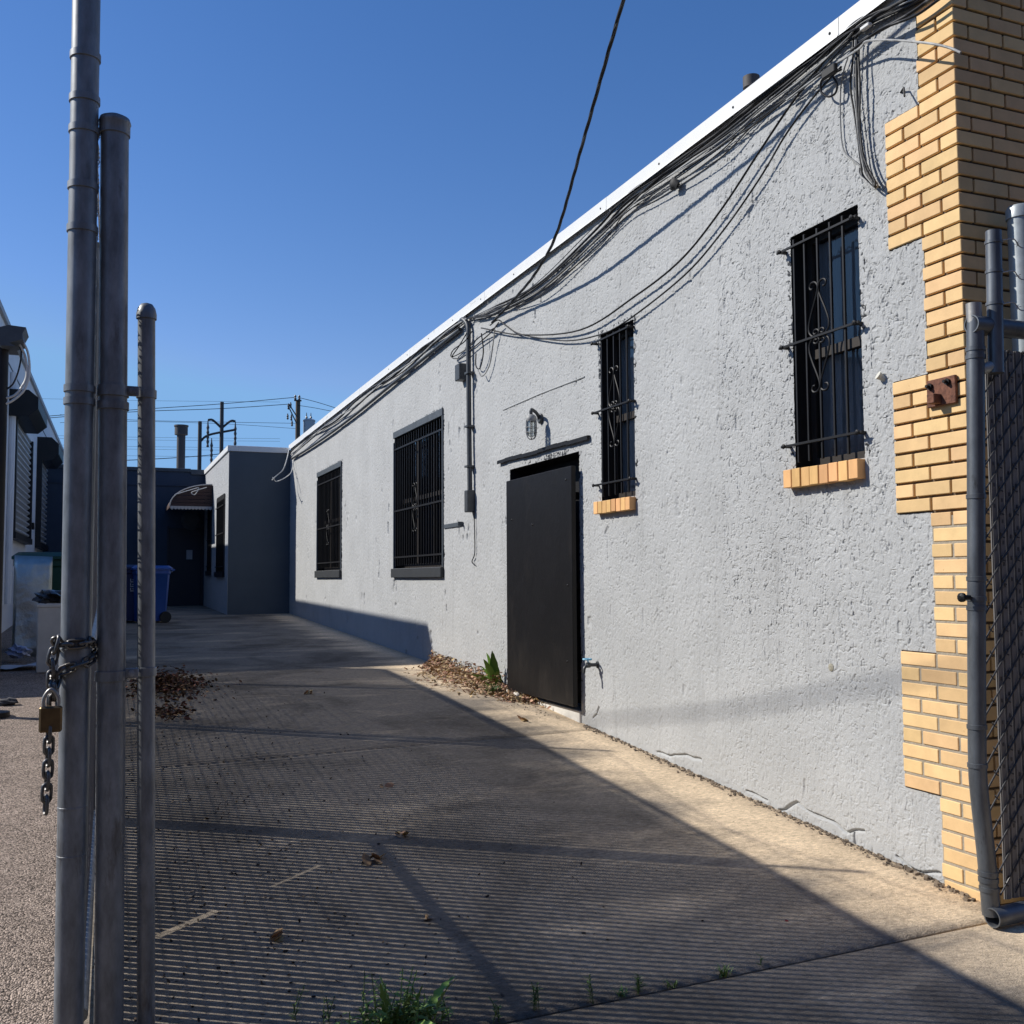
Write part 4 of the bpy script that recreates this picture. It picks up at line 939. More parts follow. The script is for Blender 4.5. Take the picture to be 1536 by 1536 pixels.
b = MB(); b.lathe(np.array(c2_) - np.array([0, 0, .05]), [(.049, 0), (.054, .0), (.054, .040), (.057, .045), (.052, .062), (.031, .073), (.01, .076)], 24); b.build('cap', galv, gp, smooth=50)
for v, hh in ((586, .04), (608, .03), (1014, .035)):
    q = along(a2, c2_, float(onY(172, v, YP)[2])); b = MB(); band(b, q, 0.0486, hh, t=.006); b.build('hinge_band', galv, gp, smooth=40)
a3, c3_ = (.205 * KY, YP + .05, -.05), (.158 * KY, YP + .05, kz(2.715))
sp_ = thing('gate_stile', 'shortest of the three posts with a rounded cap', 'post', (a3[0], YP, gz(YP)))
b = MB(); pipe(b, a3, c3_, 0.0307, 20); b.build('pipe', galv, sp_, smooth=40)
b = MB(); b.lathe(np.array(c3_) - np.array([0, 0, .015]), [(.031, 0), (.036, 0), (.036, .018), (.034, .027), (.031, .040), (.021, .055), (.007, .060)], 20); b.build('cap', galv, sp_, smooth=60)
for v in (588, 1009):
    z = float(onY(221, v, YP)[2]); q = along(a3, c3_, z); b = MB(); band(b, q, 0.0308, .032, t=.005); q2 = along(a2, c2_, z)
    b.box(q2[0] + .044, q[0] - .027, YP - .005, YP + .01, z - .018, z + .018, .003); b.lathe(((q2[0] + q[0]) / 2 + .008, YP - .005, z), [(.012, 0), (.012, .008), (.004, .01)], 8, (0, -1, 0)); b.build('hinge_strap', galv, sp_, smooth=40)

def xf(y): return -.036 + .010 * (y - 4.0)
HT_Y = [3.95, 4.8, 5.57, 6.58, 7.9, 9.2, 11.1, 14.4]; HT_Z = [2.85, 2.91, 3.0, 3.07, 3.12, 3.24, 3.26, 3.38]
def ftop(y): return float(np.interp(y, HT_Y, HT_Z))
def chain_mesh(bm_, ya, yb, zlo, zhi, xfun, pitch=.056, r=.0026, amp=.004):
    """chain link: vertical zig-zag wires that hook into their neighbours"""
    k = 0; y = ya
    while y < yb - pitch * .5:
        zt = zhi(y); z = zlo(y); pts = []; s = 0
        while z < zt:
            yy_ = y + (pitch if s % 2 else 0); yy_ = min(yy_, yb); pts.append((xfun(yy_) - .009 + (amp if s % 2 else -amp), yy_, z)); z += pitch; s += 1
        if len(pts) > 2: bm_.tube(pts, r, 3, cap=False)
        y += pitch; k += 1
def slat_fence(root, ya, yb, rails=(), diag=None):
    sl = MB(); y = ya + .055
    while y < yb - .045:
        w2 = .0218; zb_, zt_ = gz(y) + .06 + rnd.uniform(-.01, .01), ftop(y) - .03 + rnd.uniform(-.01, .01); x = xf(y)
        fd = (y - diag[0]) / (diag[1] - diag[0]) if diag else -1
        if diag and (0 <= fd < .30 or .60 < fd < .9):
            zc = diag[2] + (diag[3] - diag[2]) * (y - diag[0]) / (diag[1] - diag[0])
            hg = .017 if fd < .4 else .006
            dz_ = (diag[3] - diag[2]) / (diag[1] - diag[0]) * w2
            for (q0, q1, q2, q3) in ((zb_, zb_, zc - hg + dz_, zc - hg - dz_), (zc + hg - dz_, zc + hg + dz_, zt_, zt_)): sl.prism([(y - w2, q0), (y + w2, q1), (y + w2, q2), (y - w2, q3)], 0, x - .002, x + .002)
        else: sl.box(x - .002, x + .002, y - w2, y + w2, zb_, zt_)
        y += .056
    sl.box(xf(yb) + .003, xf(yb) + .006, yb - .075, yb - .02, gz(yb) + .07, ftop(yb) - .03); sl.box(xf(ya) + .003, xf(ya) + .006, ya + .012, ya + .06, gz(ya) + .07, ftop(ya) - .03)
    sl.build('privacy_slats', slatm, root)
    cm = MB(); chain_mesh(cm, (3.885 if ya < 4.2 else ya + .03), yb - .03, lambda y: gz(y) + .05, lambda y: ftop(y), xf); 
    if ya < 4.2: chain_mesh(cm, 3.90, 4.10, lambda y: gz(y) + .05, lambda y: ftop(y) + .5, lambda y: xf(y) + .004, pitch=.05, r=.0032, amp=.007)
    cm.build('chain_link', wirem, root, recalc=False)
def frame_pipes(root, ya, yb, r=.03, mid=None, ext=0., ra=None, rb=None):
    f = MB(); P = lambda y, z: (xf(y), y, z)
    f.tube([P(ya, gz(ya) + .04), P(ya, ftop(ya) + ext)], ra or r, 12); f.tube([P(yb, gz(yb) + .04), P(yb, ftop(yb) + ext)], rb or r, 12)
    f.tube([P(ya, ftop(ya)), P(yb, ftop(yb))], r * .9, 12); f.tube([P(ya, gz(ya) + .06), P(yb, gz(yb) + .06)], r * .9, 12)
    if mid: f.tube([P(ya, mid[0]), P(yb, mid[1])], r * .95, 12)
    f.build('frame', galv, root, smooth=40)
ga = thing('chain_link_gate', 'folded chain link gate leaf with slats behind the three posts', 'gate', (xf(4.0), 4.0, gz(4.0)), 'folded gate leaves on the left')
frame_pipes(ga, 4.02, 6.645, .029, (1.36, 1.46), ra=.012); slat_fence(ga, 4.02, 6.645, diag=(4.97, 6.24, .33, 1.20))
gb_ = thing('chain_link_gate', 'second chain link gate leaf farther back along the left fence line', 'gate', (xf(6.8), 6.82, gz(6.8)), 'folded gate leaves on the left')
frame_pipes(gb_, 6.70, 9.555, .029, rb=.016); slat_fence(gb_, 6.70, 9.555)
fe = thing('chain_link_fence', 'slatted chain link fence between the yard and the drive', 'fence', (xf(9.7), 9.66, gz(9.7)))
frame_pipes(fe, 9.59, 14.3, .045, ra=.016); slat_fence(fe, 9.60, 14.3)
b = MB(); b.tube([(xf(12.4), 12.4, gz(12.4)), (xf(12.4), 12.4, ftop(12.4))], .032, 12); b.build('line_post', galv, fe, smooth=40)
for y in (6.67, 9.575, 14.3):
    b = MB(); b.tube([(xf(y), y, ftop(y) - .1), (xf(y), y, ftop(y) + .42)], .019, 8)
    root = gb_ if y < 9 else fe
    b.build('barb_arm', galv, root)
def barbed(name, pts, label, group, r=.0022):
    bb = MB(); P = spline(pts, 10); bb.tube(P, r, 5); s = 0
    for i in range(1, len(P)):
        d = np.linalg.norm(P[i] - P[i - 1]); s += d
        if s > .11:
            s = 0; c = P[i]
            for k in range(3):
                q = np.array([rnd.uniform(-1, 1) for _ in range(3)]); q /= np.linalg.norm(q); bb.tube([c - q * .016, c + q * .016], .0015, 4)
    return tag(bb.build(name, wirem), label, 'barbed wire', group)
for (ys_, lb) in (([(3.92, 4.28), (5.3, 3.86), (6.67, 3.47), (7.5, 3.26), (8.3, ftop(8.3))], 'upper strand of barbed wire sloping down from the tall post'), ([(3.92, 3.62), (5.3, 3.42), (6.67, 3.30), (8.1, 3.36), (9.575, 3.60), (12, 3.62), (14.3, 3.78)], 'lower strand of barbed wire along the top of the left fence')):
    barbed('barbed_wire', [(xf(y) - .055 * max(0, 8.3 - y) / 4.4, y, z) for y, z in ys_], lb, 'barbed wire strands on the left fence', .0045)

# chain around the tall post + padlock
def link(bm_, c, t, up, L=.031, w_=.0145, r=.0058):
    c, t, up = np.array(c, float), np.array(t, float), np.array(up, float); t /= np.linalg.norm(t); up = up - t * (up @ t); up /= np.linalg.norm(up) + 1e-9
    pts = []
    for k in range(16):
        a = 2 * math.pi * k / 16; x = math.cos(a); s_ = math.sin(a); e = (L - w_) * (1 if x > 0 else -1) * (1 if abs(x) > .25 else abs(x) * 4)
        pts.append(c + t * (e + w_ * x) + up * w_ * s_)
    bm_.tube(pts, r, 6, closed=True)
def chain_path(bm_, P, step=.0395, **k):
    d = [0]
    for i in range(1, len(P)): d.append(d[-1] + np.linalg.norm(P[i] - P[i - 1]))
    s = .01; i = 0
    while s < d[-1]:
        c = np.array([np.interp(s, d, [p[j] for p in P]) for j in range(3)]); c2 = np.array([np.interp(min(s + .02, d[-1]), d, [p[j] for p in P]) for j in range(3)]); c0 = np.array([np.interp(max(s - .02, 0), d, [p[j] for p in P]) for j in range(3)])
        t = c2 - c0; e = np.array([.35, -1, .2]) if i % 2 else np.array([-.2, .3, 1.]) if abs(t[2]) < .6 * np.linalg.norm(t) else np.array([1, .35, 0.])
        link(bm_, c, t, e, **k); s += step; i += 1
b = MB(); Rr = .0565; zc1 = float(onY(110, 968, YP - .05)[2]); zc2 = float(onY(110, 1000, YP - .05)[2])
def around(z0_, z1_, a0, a1_, n=20): return [np.array([-.078 + Rr * math.cos(a), YP + Rr * math.sin(a), z0_ + (z1_ - z0_) * k / (n - 1)]) for k, a in enumerate(np.linspace(a0, a1_, n))]
hx = -.078 - .064
lp1 = [np.array([hx, YP - .05, zc2 - .13]), np.array([hx - .005, YP - .05, zc1 - .05]), np.array([hx + .01, YP - .05, zc1 + .02])] + around(zc1, zc1 + .01, math.pi * 1.15, math.pi * 2.05) + [np.array([.0, YP + .04, zc1 - .03])]
chain_path(b, lp1)
lp2 = [np.array([hx + .006, YP - .055, zc2 - .13]), np.array([hx + .004, YP - .058, zc2 - .06])] + around(zc2 - .02, zc2 + .03, math.pi * 1.15, math.pi * 2.05) + [np.array([.0, YP + .04, zc1 - .03])]
chain_path(b, lp2)
lp3 = spline([np.array([hx - .008, YP - .075, zc2 - .17]), np.array([hx - .008, YP - .070, zc2 - .30]), np.array([hx - .012, YP - .07, zc2 - .46])], 8); chain_path(b, lp3)
tag(b.build('chain', chainm, smooth=60), 'steel chain looped round the tall fence post with a hanging end', 'chain')
pk = onY(76, 1078, YP - .075); pl = thing('padlock', 'square brass padlock hanging on the chain of the tall post', 'padlock', pk)
b = MB(); b.box(pk[0] - .036, pk[0] + .036, pk[1] - .014, pk[1] + .014, pk[2] - .045, pk[2] + .042, .006); b.build('body', brass, pl)
b = MB(); b.tube(spline([(pk[0] - .022, pk[1], pk[2] + .03), (pk[0] - .022, pk[1], pk[2] + .07), (pk[0], pk[1], pk[2] + .098), (pk[0] + .022, pk[1], pk[2] + .07), (pk[0] + .022, pk[1], pk[2] + .03)], 5), .0065, 10); b.build('shackle', rawsteel, pl, smooth=60)

# right gate leaf, folded flat in front of the brick facade
YG = 3.62
rg = thing('slatted_gate', 'galvanised gate leaf with slats and chain link in front of the brick front', 'gate', (3.86, YG, 0))
f_ = MB(); X0 = 3.825
pp = [onY(u, v, YG) for u, v in [(1463, 480), (1464, 700), (1465, 1000), (1466, 1140), (1470, 1200), (1480, 1290), (1487, 1372)]]
f_.tube(spline(pp, 6), .041, 20); f_.build('stile', galvdark, rg, smooth=40)
def open_pipe(bm_, a, c, r, t=.006, n=20):
    a, c = np.array(a, float), np.array(c, float); ax = c - a; L = np.linalg.norm(ax); bm_.lathe(a, [(r - t, .12), (r - t, 0), (r, 0), (r, L), (r - t, L)], n, ax)
b = MB(); q = onY(1486, 1387, YG - .03); open_pipe(b, (q[0] - .0, q[1] - .01, .052), (5.6, YG + .06, .06), .044); b.build('bottom_rail', galvdark, rg, smooth=40)
b = MB(); q = onY(1454, 487, YG); open_pipe(b, (q[0], YG - .012, q[2]), (5.6, YG + .03, q[2] + .01), .044); b.build('top_rail', rust if False else galvdark, rg, smooth=40)
q0 = onY(1458, 455, YG); b = MB(); pipe(b, (q0[0] + .012, YG + .0, q[2]), (q0[0] + .010, YG, q0[2]), .036); b.build('stub', rawsteel, rg, smooth=40)
ua, ub = onY(1490, 347, YG - .03), onY(1494, 560, YG - .03); b = MB(); pipe(b, tuple(ua), tuple(ub), .037, 20); b.build('barb_arm', galvdark, rg, smooth=40)
for v in (364, 408, 456): b = MB(); z = onY(1491, v, YG - .03); f_v = (z[2] - ua[2]) / (ub[2] - ua[2]); c = ua + (ub - ua) * f_v; band(b, c, .0371, .016, t=.004); b.build('arm_band', galvdark, rg, smooth=40)
q1, q2 = onY(1464, 556, YG), onY(1494, 548, YG - .03); b = MB(); b.tube([tuple(q1), tuple(q2)], .028, 14); b.build('weld_stub', galvlight, rg, smooth=40)
for v in (524, 536, 745, 868, 898, 912, 1090, 1148, 1312, 1322, 1336):
    z = float(onY(1465, v, YG)[2]); xs_p = [p[0] for p in spline(pp, 6)]; zs_p = [p[2] for p in spline(pp, 6)]
    x = float(np.interp(-z, [-a for a in zs_p], xs_p)); b = MB(); band(b, (x, YG, z), .0412, .022, t=.004); b.build('tension_band', galvdark, rg, smooth=40)
sl = MB(); x = 3.985
holes = []
while x < 5.55:
    sl.box(x - .0215, x + .0215, YG + .020, YG + .026, .10, 2.72); sl.box(x - .0165, x + .0165, YG + .0155, YG + .0195, .10, 2.72); x += .0475
sl.build('privacy_slats', slatm, rg)
cm = MB(); k = 0; z = -1.5
while z < 2.70:                                 # the diagonals that lie over the slats
    pts = []; x = 3.872; q_ = 0
    while x < 5.5:
        zz = z + (x - 3.872) * 1.18
        if .11 <= zz <= 2.73: pts.append((x, YG + (.004 if q_ % 2 else .011), zz + (.006 if q_ % 2 else -.006)))
        x += .0475; q_ += 1
    if len(pts) > 2: cm.tube(pts, .0042, 6, cap=False)
    if len(pts) > 2:
        for p_ in pts[1::2]: cm.tube([np.array(p_) + np.array([-.014, -.004, .012]), np.array(p_) + np.array([.0, .006, -.004]), np.array(p_) + np.array([.014, -.002, -.012])], .0036, 5)
    z += .112
x = 3.985; i = 0
while x < 5.5:
    z = .2 + .03 * (i % 3)
    while z < 2.68: cm.box(x - .005, x + .005, YG + .0140, YG + .0150, z - .009, z + .009); z += .103
    x += .0475; i += 1
cm.build('chain_link', mat('dark_fence_wire', (.06, .06, .062), .5, metal=.4), rg, recalc=False)
tpst = thing('fence_post', 'pale galvanised post with flat cap at the right edge', 'post', (onY(1536, 600, 3.75)[0], 3.75, 0))
pr = onY(1536, 500, 3.75); b = MB(); zt_ = float(onY(1530, 312, 3.75)[2]); pipe(b, (pr[0] + .015, 3.75, -.05), (pr[0] + .005, 3.75, zt_ - .04), .062, 24); b.build('pipe', galvlight, tpst, smooth=40)
b = MB(); b.lathe((pr[0] + .005, 3.75, zt_ - .06), [(.062, 0), (.069, 0), (.069, .05), (.06, .065), (.02, .07)], 24); b.build('cap', galvlight, tpst, smooth=40)
for v, lb in ((364, 'highest short barbed wire tie at the right gate'), (412, 'middle short barbed wire tie at the right gate'), (459, 'lowest short barbed wire tie at the right gate')):
    z = onY(1494, v, YG - .03); barbed('barbed_wire', [(z[0], YG - .07, z[2]), (z[0] + .06, YG - .08, z[2] + .01), (z[0] + .14, YG - .05, z[2] - .012), (z[0] + .26, YG - .03, z[2]), (z[0] + .9, YG - .02, z[2] + .02)], lb, 'barbed wire ties at the right gate', .0028)
# hook latch on the right stile
q = onY(1447, 896, YG); b = MB(); b.lathe((q[0] + .02, YG - .01, q[2]), [(.012, 0), (.012, .04), (.022, .04), (.022, .055), (.008, .06)], 10, (-1, 0, 0)); b.build('latch_bolt', ironblack, rg)

# ================================================================== LEAVES, PLANTS
def leaves(name, pts, label, cat, m, smin=.02, smax=.045, lift=None, kind='stuff'):
    t = MB()
    for (x, y, z) in pts:
        s = rnd.uniform(smin, smax); a = rnd.uniform(0, 6.28); ti = rnd.gauss(0, .5); ro = rnd.gauss(0, .45); cu = rnd.uniform(-.35, .6)
        Mr = Matrix.Rotation(a, 3, 'Z') @ Matrix.Rotation(ti, 3, 'X') @ Matrix.Rotation(ro, 3, 'Y')
        q = [(-1, 0, 0), (-.4, -.5, -.15 * cu), (.5, -.45, -.1 * cu), (1, 0, .35 * cu), (.5, .45, .15 * cu), (-.4, .5, .1 * cu), (0, 0, .35 * cu)]
        vs = [Mr @ (Vector(p) * s) for p in q]; lo = min(v.z for v in vs)
        t.add([(x + v.x, y + v.y, z - lo * .8 + v.z) for v in vs], [(0, 1, 6), (1, 2, 6), (2, 3, 6), (3, 4, 6), (4, 5, 6), (5, 0, 6)])
    return tag(t.build(name, m, recalc=False), label, cat, kind=kind)
P = []
for i in range(3000):
    f = rnd.random(); y = 9.4 + 3.3 * f + rnd.gauss(0, .12); wdt = .62 * math.sin(math.pi * min(1, max(0, (y - 9.2) / 3.6))) ** .7 if 9.2 < y < 12.8 else .05
    d = abs(rnd.gauss(0, .42)) * wdt; hgt = max(0, .17 * (1 - d / (wdt + .01))) * (1 if y > 10.2 else .4)
    P.append((W - .03 - d, y, gz(y) + rnd.random() * hgt))
leaves('leaf_pile', P, 'sunlit drift of dry brown leaves against the wall left of the black door', 'leaves', leafm, .012, .032)
P = []
for i in range(2200):
    d = abs(rnd.gauss(0, .27)); a = rnd.uniform(0, 6.28); x, y = .70 + d * math.cos(a) * .95, 11.6 + d * math.sin(a) * 2.6
    P.append((x, y, gz(y) + rnd.random() * max(0, .10 * (1 - d))))
for i in range(260): P.append((.62 + rnd.gauss(0, .10), 9.9 + rnd.gauss(0, .22), gz(9.9))); 
for i in range(len(P)): 
    x, y, z = P[i]; P[i] = (x, y, max(z, gz(y)))
leaves('leaf_pile', P, 'shaded brown leaf litter on the drive beyond the three posts', 'leaves', mat('shaded_leaf_tint', (.12, .062, .036), .85, spec=.15, extra=random_island(.35, 1.6, .03)), .012, .032)  # same dry leaves, with their shade put into a darker colour
P = []
for i in range(1100):
    x = abs(rnd.gauss(0, .9)); y = rnd.uniform(3.7, 9) if i % 3 else rnd.uniform(3.9, 13)
    P.append((min(x, 3.9), y, gz(y) + .001))
for i in range(60): y = rnd.uniform(8.6, 10); P.append((W - .12 - abs(rnd.gauss(0, .1)), y, gz(y)))
leaves('leaf_scraps', P, 'tiny leaf crumbs scattered over the drive', 'leaves', mat('dark_leaf_crumbs', (.05, .035, .025), .9, extra=random_island(.5, 1.5)), .005, .013)
for i, (u, v, s, lb) in enumerate([(418, 1410, .055, 'curled pale dead leaf on the striped drive near the bottom left'), (560, 1293, .06, 'curled dead leaf by the corner of the gate shadow'), (640, 1380, .035, 'small curled dead leaf beside the diagonal shadow'), (600, 1254, .05, 'flat dead leaf on the shadow band of the drive'), (463, 1041, .06, 'dead leaf lying alone in the middle of the shaded drive'), (575, 1181, .04, 'dark dead leaf in the middle of the striped drive'), (783, 1081, .07, 'brown leaf clump on the sunlit strip near the door'), (1180, 1382, .02, 'tiny red leaf on the drive near the sunlit strip')]):
    p = onG(u, v); pts = [(p[0] + rnd.gauss(0, s * .45), p[1] + rnd.gauss(0, s * .4), gz(p[1]) + .001) for _ in range(2 if s < .05 else 5)] if s > .03 else [(p[0], p[1], gz(p[1]))]
    o = leaves('dead_leaf', pts, lb, 'leaf', mat('red_leaf', (.30, .03, .03), .7) if s < .03 else leafm, s * .5, s * .9, kind=None); o['group'] = 'single dead leaves on the drive'
# pale stones by the door
for i, (u, v, s, lb) in enumerate([(777, 1046, .055, 'long pale stone at the foot of the black door'), (788, 1040, .05, 'round pale stone at the foot of the black door'), (760, 1046, .03, 'small pale stone left of the long stone by the door'), (797, 1054, .03, 'small pale stone right of the round stone by the door')]):
    p = onG(u, v); crumple('stone', (min(p[0], W - .1), p[1], gz(p[1]) + s * .4), (s * .7, s * (1.6 if i == 0 else .9), s * .6), stonem, lb, 'stone', 20 + i, 2, group='pale stones by the door')
def blade_leaf(t, base, d, L, wd_, droop=.5, tooth=0., seg=8, roll=0., fold=.25):
    d = np.array(d, float); d /= np.linalg.norm(d); side = np.cross(d, [0, 0, 1.]); side /= np.linalg.norm(side) + 1e-9
    side = side * math.cos(roll) + np.cross(d, side) * math.sin(roll)
    pts = []; p = np.array(base, float); dirv = d.copy()
    rows = []
    for i in range(seg + 1):
        f = i / seg; wv = wd_ * (math.sin(math.pi * min(1, .12 + .88 * f) ** .8) ** .8) * (1 if i < seg else .05)
        if tooth and i % 2: wv *= (1 - tooth)
        nrm = np.cross(side, dirv); rows.append((p - side * wv + nrm * fold * wv, p.copy(), p + side * wv + nrm * fold * wv))
        dirv = dirv + np.array([0, 0, -droop / seg]); dirv /= np.linalg.norm(dirv); p = p + dirv * (L / seg)
    vs = [q for r_ in rows for q in r_]; fs = []
    for i in range(seg):
        for k in (0, 1): a = i * 3 + k; fs.append((a, a + 1, a + 4, a + 3))
    t.add(vs, fs)
# dock/dandelion clump in front
wx, wy_ = onG(590, 1545)[:2]
wd_t = thing('weed', 'leafy green weed clump growing from the joint at the bottom edge', 'weed', (wx, wy_, 0))
t = MB()
for i in range(34):                              # basal leaves, ragged and of all sizes
    a = rnd.uniform(0, 6.28); e = rnd.uniform(.4, 1.45); L = rnd.choice((.06, .09, .12, .16, .19)) * rnd.uniform(.8, 1.15); rad = abs(rnd.gauss(0, .07))
    blade_leaf(t, (wx + rad * math.cos(a) * 1.4, wy_ + rad * math.sin(a) * .6, gz(wy_)), (math.cos(a) * math.cos(e), math.sin(a) * math.cos(e), math.sin(e)), L, L * rnd.uniform(.09, .14), rnd.uniform(.3, 2.2), rnd.uniform(.4, .7), 11, rnd.uniform(-1.0, 1.0))
for i in range(34):                              # leafy shoots
    x0, y0_ = wx + rnd.gauss(0, .085), wy_ + rnd.gauss(0, .035); h = rnd.uniform(.07, .215) * (1 - min(.6, abs(x0 - wx) * 2.5)); a = rnd.uniform(0, 6.28); l = rnd.uniform(0, .35)
    bs = np.array([x0, y0_, gz(y0_)]); tp_ = bs + np.array([l * h * math.cos(a), l * h * math.sin(a), h])
    t.tube([bs, bs * .5 + tp_ * .5 + np.array([.004, 0, .004]), tp_], .0018, 4)
    for k in range(13):
        f = .12 + .068 * k; q = bs + (tp_ - bs) * f; b_a = k * 2.4 + rnd.uniform(-.4, .4); L = rnd.uniform(.028, .062) * (1.15 - .5 * f)
        blade_leaf(t, q, (math.cos(b_a), math.sin(b_a), rnd.uniform(.3, .9)), L, L * rnd.uniform(.10, .17), rnd.uniform(.4, 1.3), .45, 6, rnd.uniform(-.8, .8))
t.build('leaves', greenleaf, wd_t, smooth=60, recalc=False)
t = MB()
for i in range(10):
    a = rnd.uniform(0, 6.28); x0, y0_ = wx + rnd.gauss(0, .07), wy_ + rnd.gauss(0, .04); h = rnd.uniform(.08, .2); top = (x0 + .03 * math.cos(a), y0_ + .03 * math.sin(a), h)
    t.tube(spline([(x0, y0_, gz(y0_)), (x0 + .01 * math.cos(a), y0_, h * .5), top], 4), .0016, 5)
    for k in range(7): z = h * (.3 + .1 * k); b_a = rnd.uniform(0, 6.28); blade_leaf(t, (x0 + .02 * math.cos(a) * k / 7, y0_, z), (math.cos(b_a), math.sin(b_a), .6), rnd.uniform(.02, .04), .004, .6, 0, 4)
t.build('stems', darkgreen, wd_t, recalc=False)
def sprig(u, v, h, n, label, kind='sprig'):
    p = onG(u, v); x, y = p[0], p[1]; t = MB(); z0_ = gz(y) - .01
    if kind == 'sprig':
        for s_ in range(n):
            a = rnd.uniform(0, 6.28); l = rnd.uniform(.0, .35); hh = h * rnd.uniform(.6, 1.05); top = np.array([x + l * hh * math.cos(a), y + l * hh * math.sin(a), z0_ + hh]); bs = np.array([x + rnd.gauss(0, .008), y + rnd.gauss(0, .006), z0_])
            t.tube(spline([bs, bs * .5 + top * .5 + np.array([0, 0, .01]), top], 4), .0014, 4)
            for k in range(9): f = .2 + .09 * k; q = bs + (top - bs) * f; b_a = rnd.uniform(0, 6.28); blade_leaf(t, q, (math.cos(b_a), math.sin(b_a), .7), rnd.uniform(.016, .034), .0032, .5, 0, 4)
    else:
        for s_ in range(n): a = rnd.uniform(0, 6.28); blade_leaf(t, (x + rnd.gauss(0, .012), y + rnd.gauss(0, .006), z0_), (math.cos(a) * .55, math.sin(a) * .55, 1), h * rnd.uniform(.6, 1.1), .0022, rnd.uniform(.3, 1.0), 0, 6)
    tag(t.build('weed', darkgreen if kind == 'sprig' else greenleaf, recalc=False), label, 'weed', 'small weeds along the joint')
sprig(805, 1515, .13, 6, 'wiry sprig at the foot of the diagonal shadow on the joint')
sprig(745, 1532, .09, 3, 'thin bent sprig just right of the leafy weed clump')
sprig(888, 1502, .10, 3, 'tall thin sprig third along the joint from the weed clump')
sprig(932, 1492, .05, 22, 'short green tuft left of the wide spreading sprig', 'grass')
sprig(958, 1488, .08, 5, 'wide spreading sprig in the middle of the joint')
sprig(1008, 1478, .05, 18, 'low flat tuft right of the spreading sprig on the joint', 'grass')
sprig(1086, 1462, .07, 34, 'spiky grass tuft largest along the joint toward the brick corner', 'grass')
sprig(1146, 1448, .055, 1, 'single short shoot nearest the brick corner along the joint')
sprig(440, 1530, .13, 3, 'tall thin sprig at the far left of the bottom edge')
sprig(492, 1535, .15, 3, 'tall leggy sprig just left of the leafy weed clump')
# plants by the door
p = onG(752, 1032); dx, dy = min(p[0], W - .09), p[1]
pw = thing('weed', 'bright green broad leaved plant at the left edge of the black door', 'weed', (dx, dy, gz(dy)))
t = MB()
for (a, e, L) in [(2.6, .55, .30), (2.2, .9, .30), (3.2, .35, .26), (1.2, 1.35, .42), (1.9, 1.25, .40), (4.0, .7, .22), (2.9, 1.0, .26), (.4, 1.1, .25), (2.4, .3, .2), (1.5, 1.0, .36), (2.9, .6, .34), (2.0, .5, .33)]:
    blade_leaf(t, (dx, dy, gz(dy)), (-abs(math.sin(a)) * .5 * math.cos(e), -math.cos(a) * math.cos(e) + .0, math.sin(e)), L, .058, .6, .12, 9, rnd.uniform(.3, 1.0) * (1 if math.sin(a) > .5 else -1))
t.build('leaves', mat('bright_leaf', (.12, .24, .03), .5, spec=.35, extra=random_island(.7, 1.2)), pw, smooth=60, recalc=False)
p = onG(740, 1040); dx, dy = p[0], p[1]; t = MB()
for i in range(160):
    a = rnd.uniform(0, 6.28); e = rnd.uniform(.2, 1.4); rad = rnd.uniform(0, .06)
    blade_leaf(t, (dx + rad * math.cos(a), dy + rad * math.sin(a) * 1.3, gz(dy)), (math.cos(a) * math.cos(e), math.sin(a) * math.cos(e), math.sin(e)), rnd.uniform(.05, .12), .006, .8, 0, 4)
tag(t.build('weed', darkgreen, recalc=False), 'low dark green moss like tuft below the broad leaved plant', 'weed')

# ================================================================== SKYLINE
def far_pole(u, v0, yd, r, m, name, label):
    top = onY(u, v0, yd); root = thing(name, label, 'utility pole', (top[0], yd, .9)); t = MB(); t.tube([(top[0], yd, .9), (top[0], yd, top[2])], [r * 1.25, r], 10); t.build('pole', m, root, smooth=40); return root, top
r1_, t1_ = far_pole(447, 600, 70, .16, woodpole, 'utility_pole', 'wooden utility pole with a grey transformer above the far roofline')
b = MB(); x0, z0_ = t1_[0], t1_[2]
b.lathe((x0 + .78, 70, onY(458, 665, 70)[2]), [(.36, 0), (.40, .06), (.40, 1.52), (.43, 1.54), (.43, 1.62), (.30, 1.70)], 18); tr_ = b.build('transformer', transf, r1_, smooth=40)
b = MB()
for dx_ in (-.18, .12): b.lathe((x0 + .78 + dx_, 70, onY(458, 665, 70)[2] + 1.6), [(.05, 0), (.09, .08), (.05, .14), (.09, .2), (.04, .3), (.02, .55)], 10)
b.build('bushing', ceramic, tr_)
b = MB(); b.box(x0 + .12, x0 + .42, 69.95, 70.05, z0_ - 2.9, z0_ - 2.8).box(x0 + .12, x0 + .42, 69.95, 70.05, z0_ - 3.9, z0_ - 3.8); b.build('bracket', farsteel, r1_)
for dx_ in (-.22, .05):
    b = MB(); b.lathe((x0 + dx_, 69.8, z0_ - .05), [(.05, 0), (.09, .1), (.05, .18), (.09, .26), (.03, .36)], 10); b.build('insulator', ceramic, r1_)
b = MB(); b.box(x0 - .30, x0 + .2, 69.75, 69.85, z0_ - .12, z0_ - .02); b.tube([(x0 - .1, 69.8, z0_ - 1.7), (x0 - .75, 69.7, z0_ - .45)], .04, 6); b.tube([(x0 - .1, 69.8, z0_ - 1.2), (x0 - .65, 69.7, z0_ - .4)], .04, 6); b.build('crossarm', farsteel, r1_)
for (dx_, dz) in [(-.55, -.45), (-.7, -.55), (-.5, -1.3), (-.75, -1.25), (-.45, -1.7)]:
    b = MB(); b.lathe((x0 + dx_, 69.7, z0_ + dz - .2), [(.04, 0), (.08, .08), (.05, .16), (.08, .24), (.05, .32), (.03, .42)], 8); b.build('fuse', ceramic, r1_)
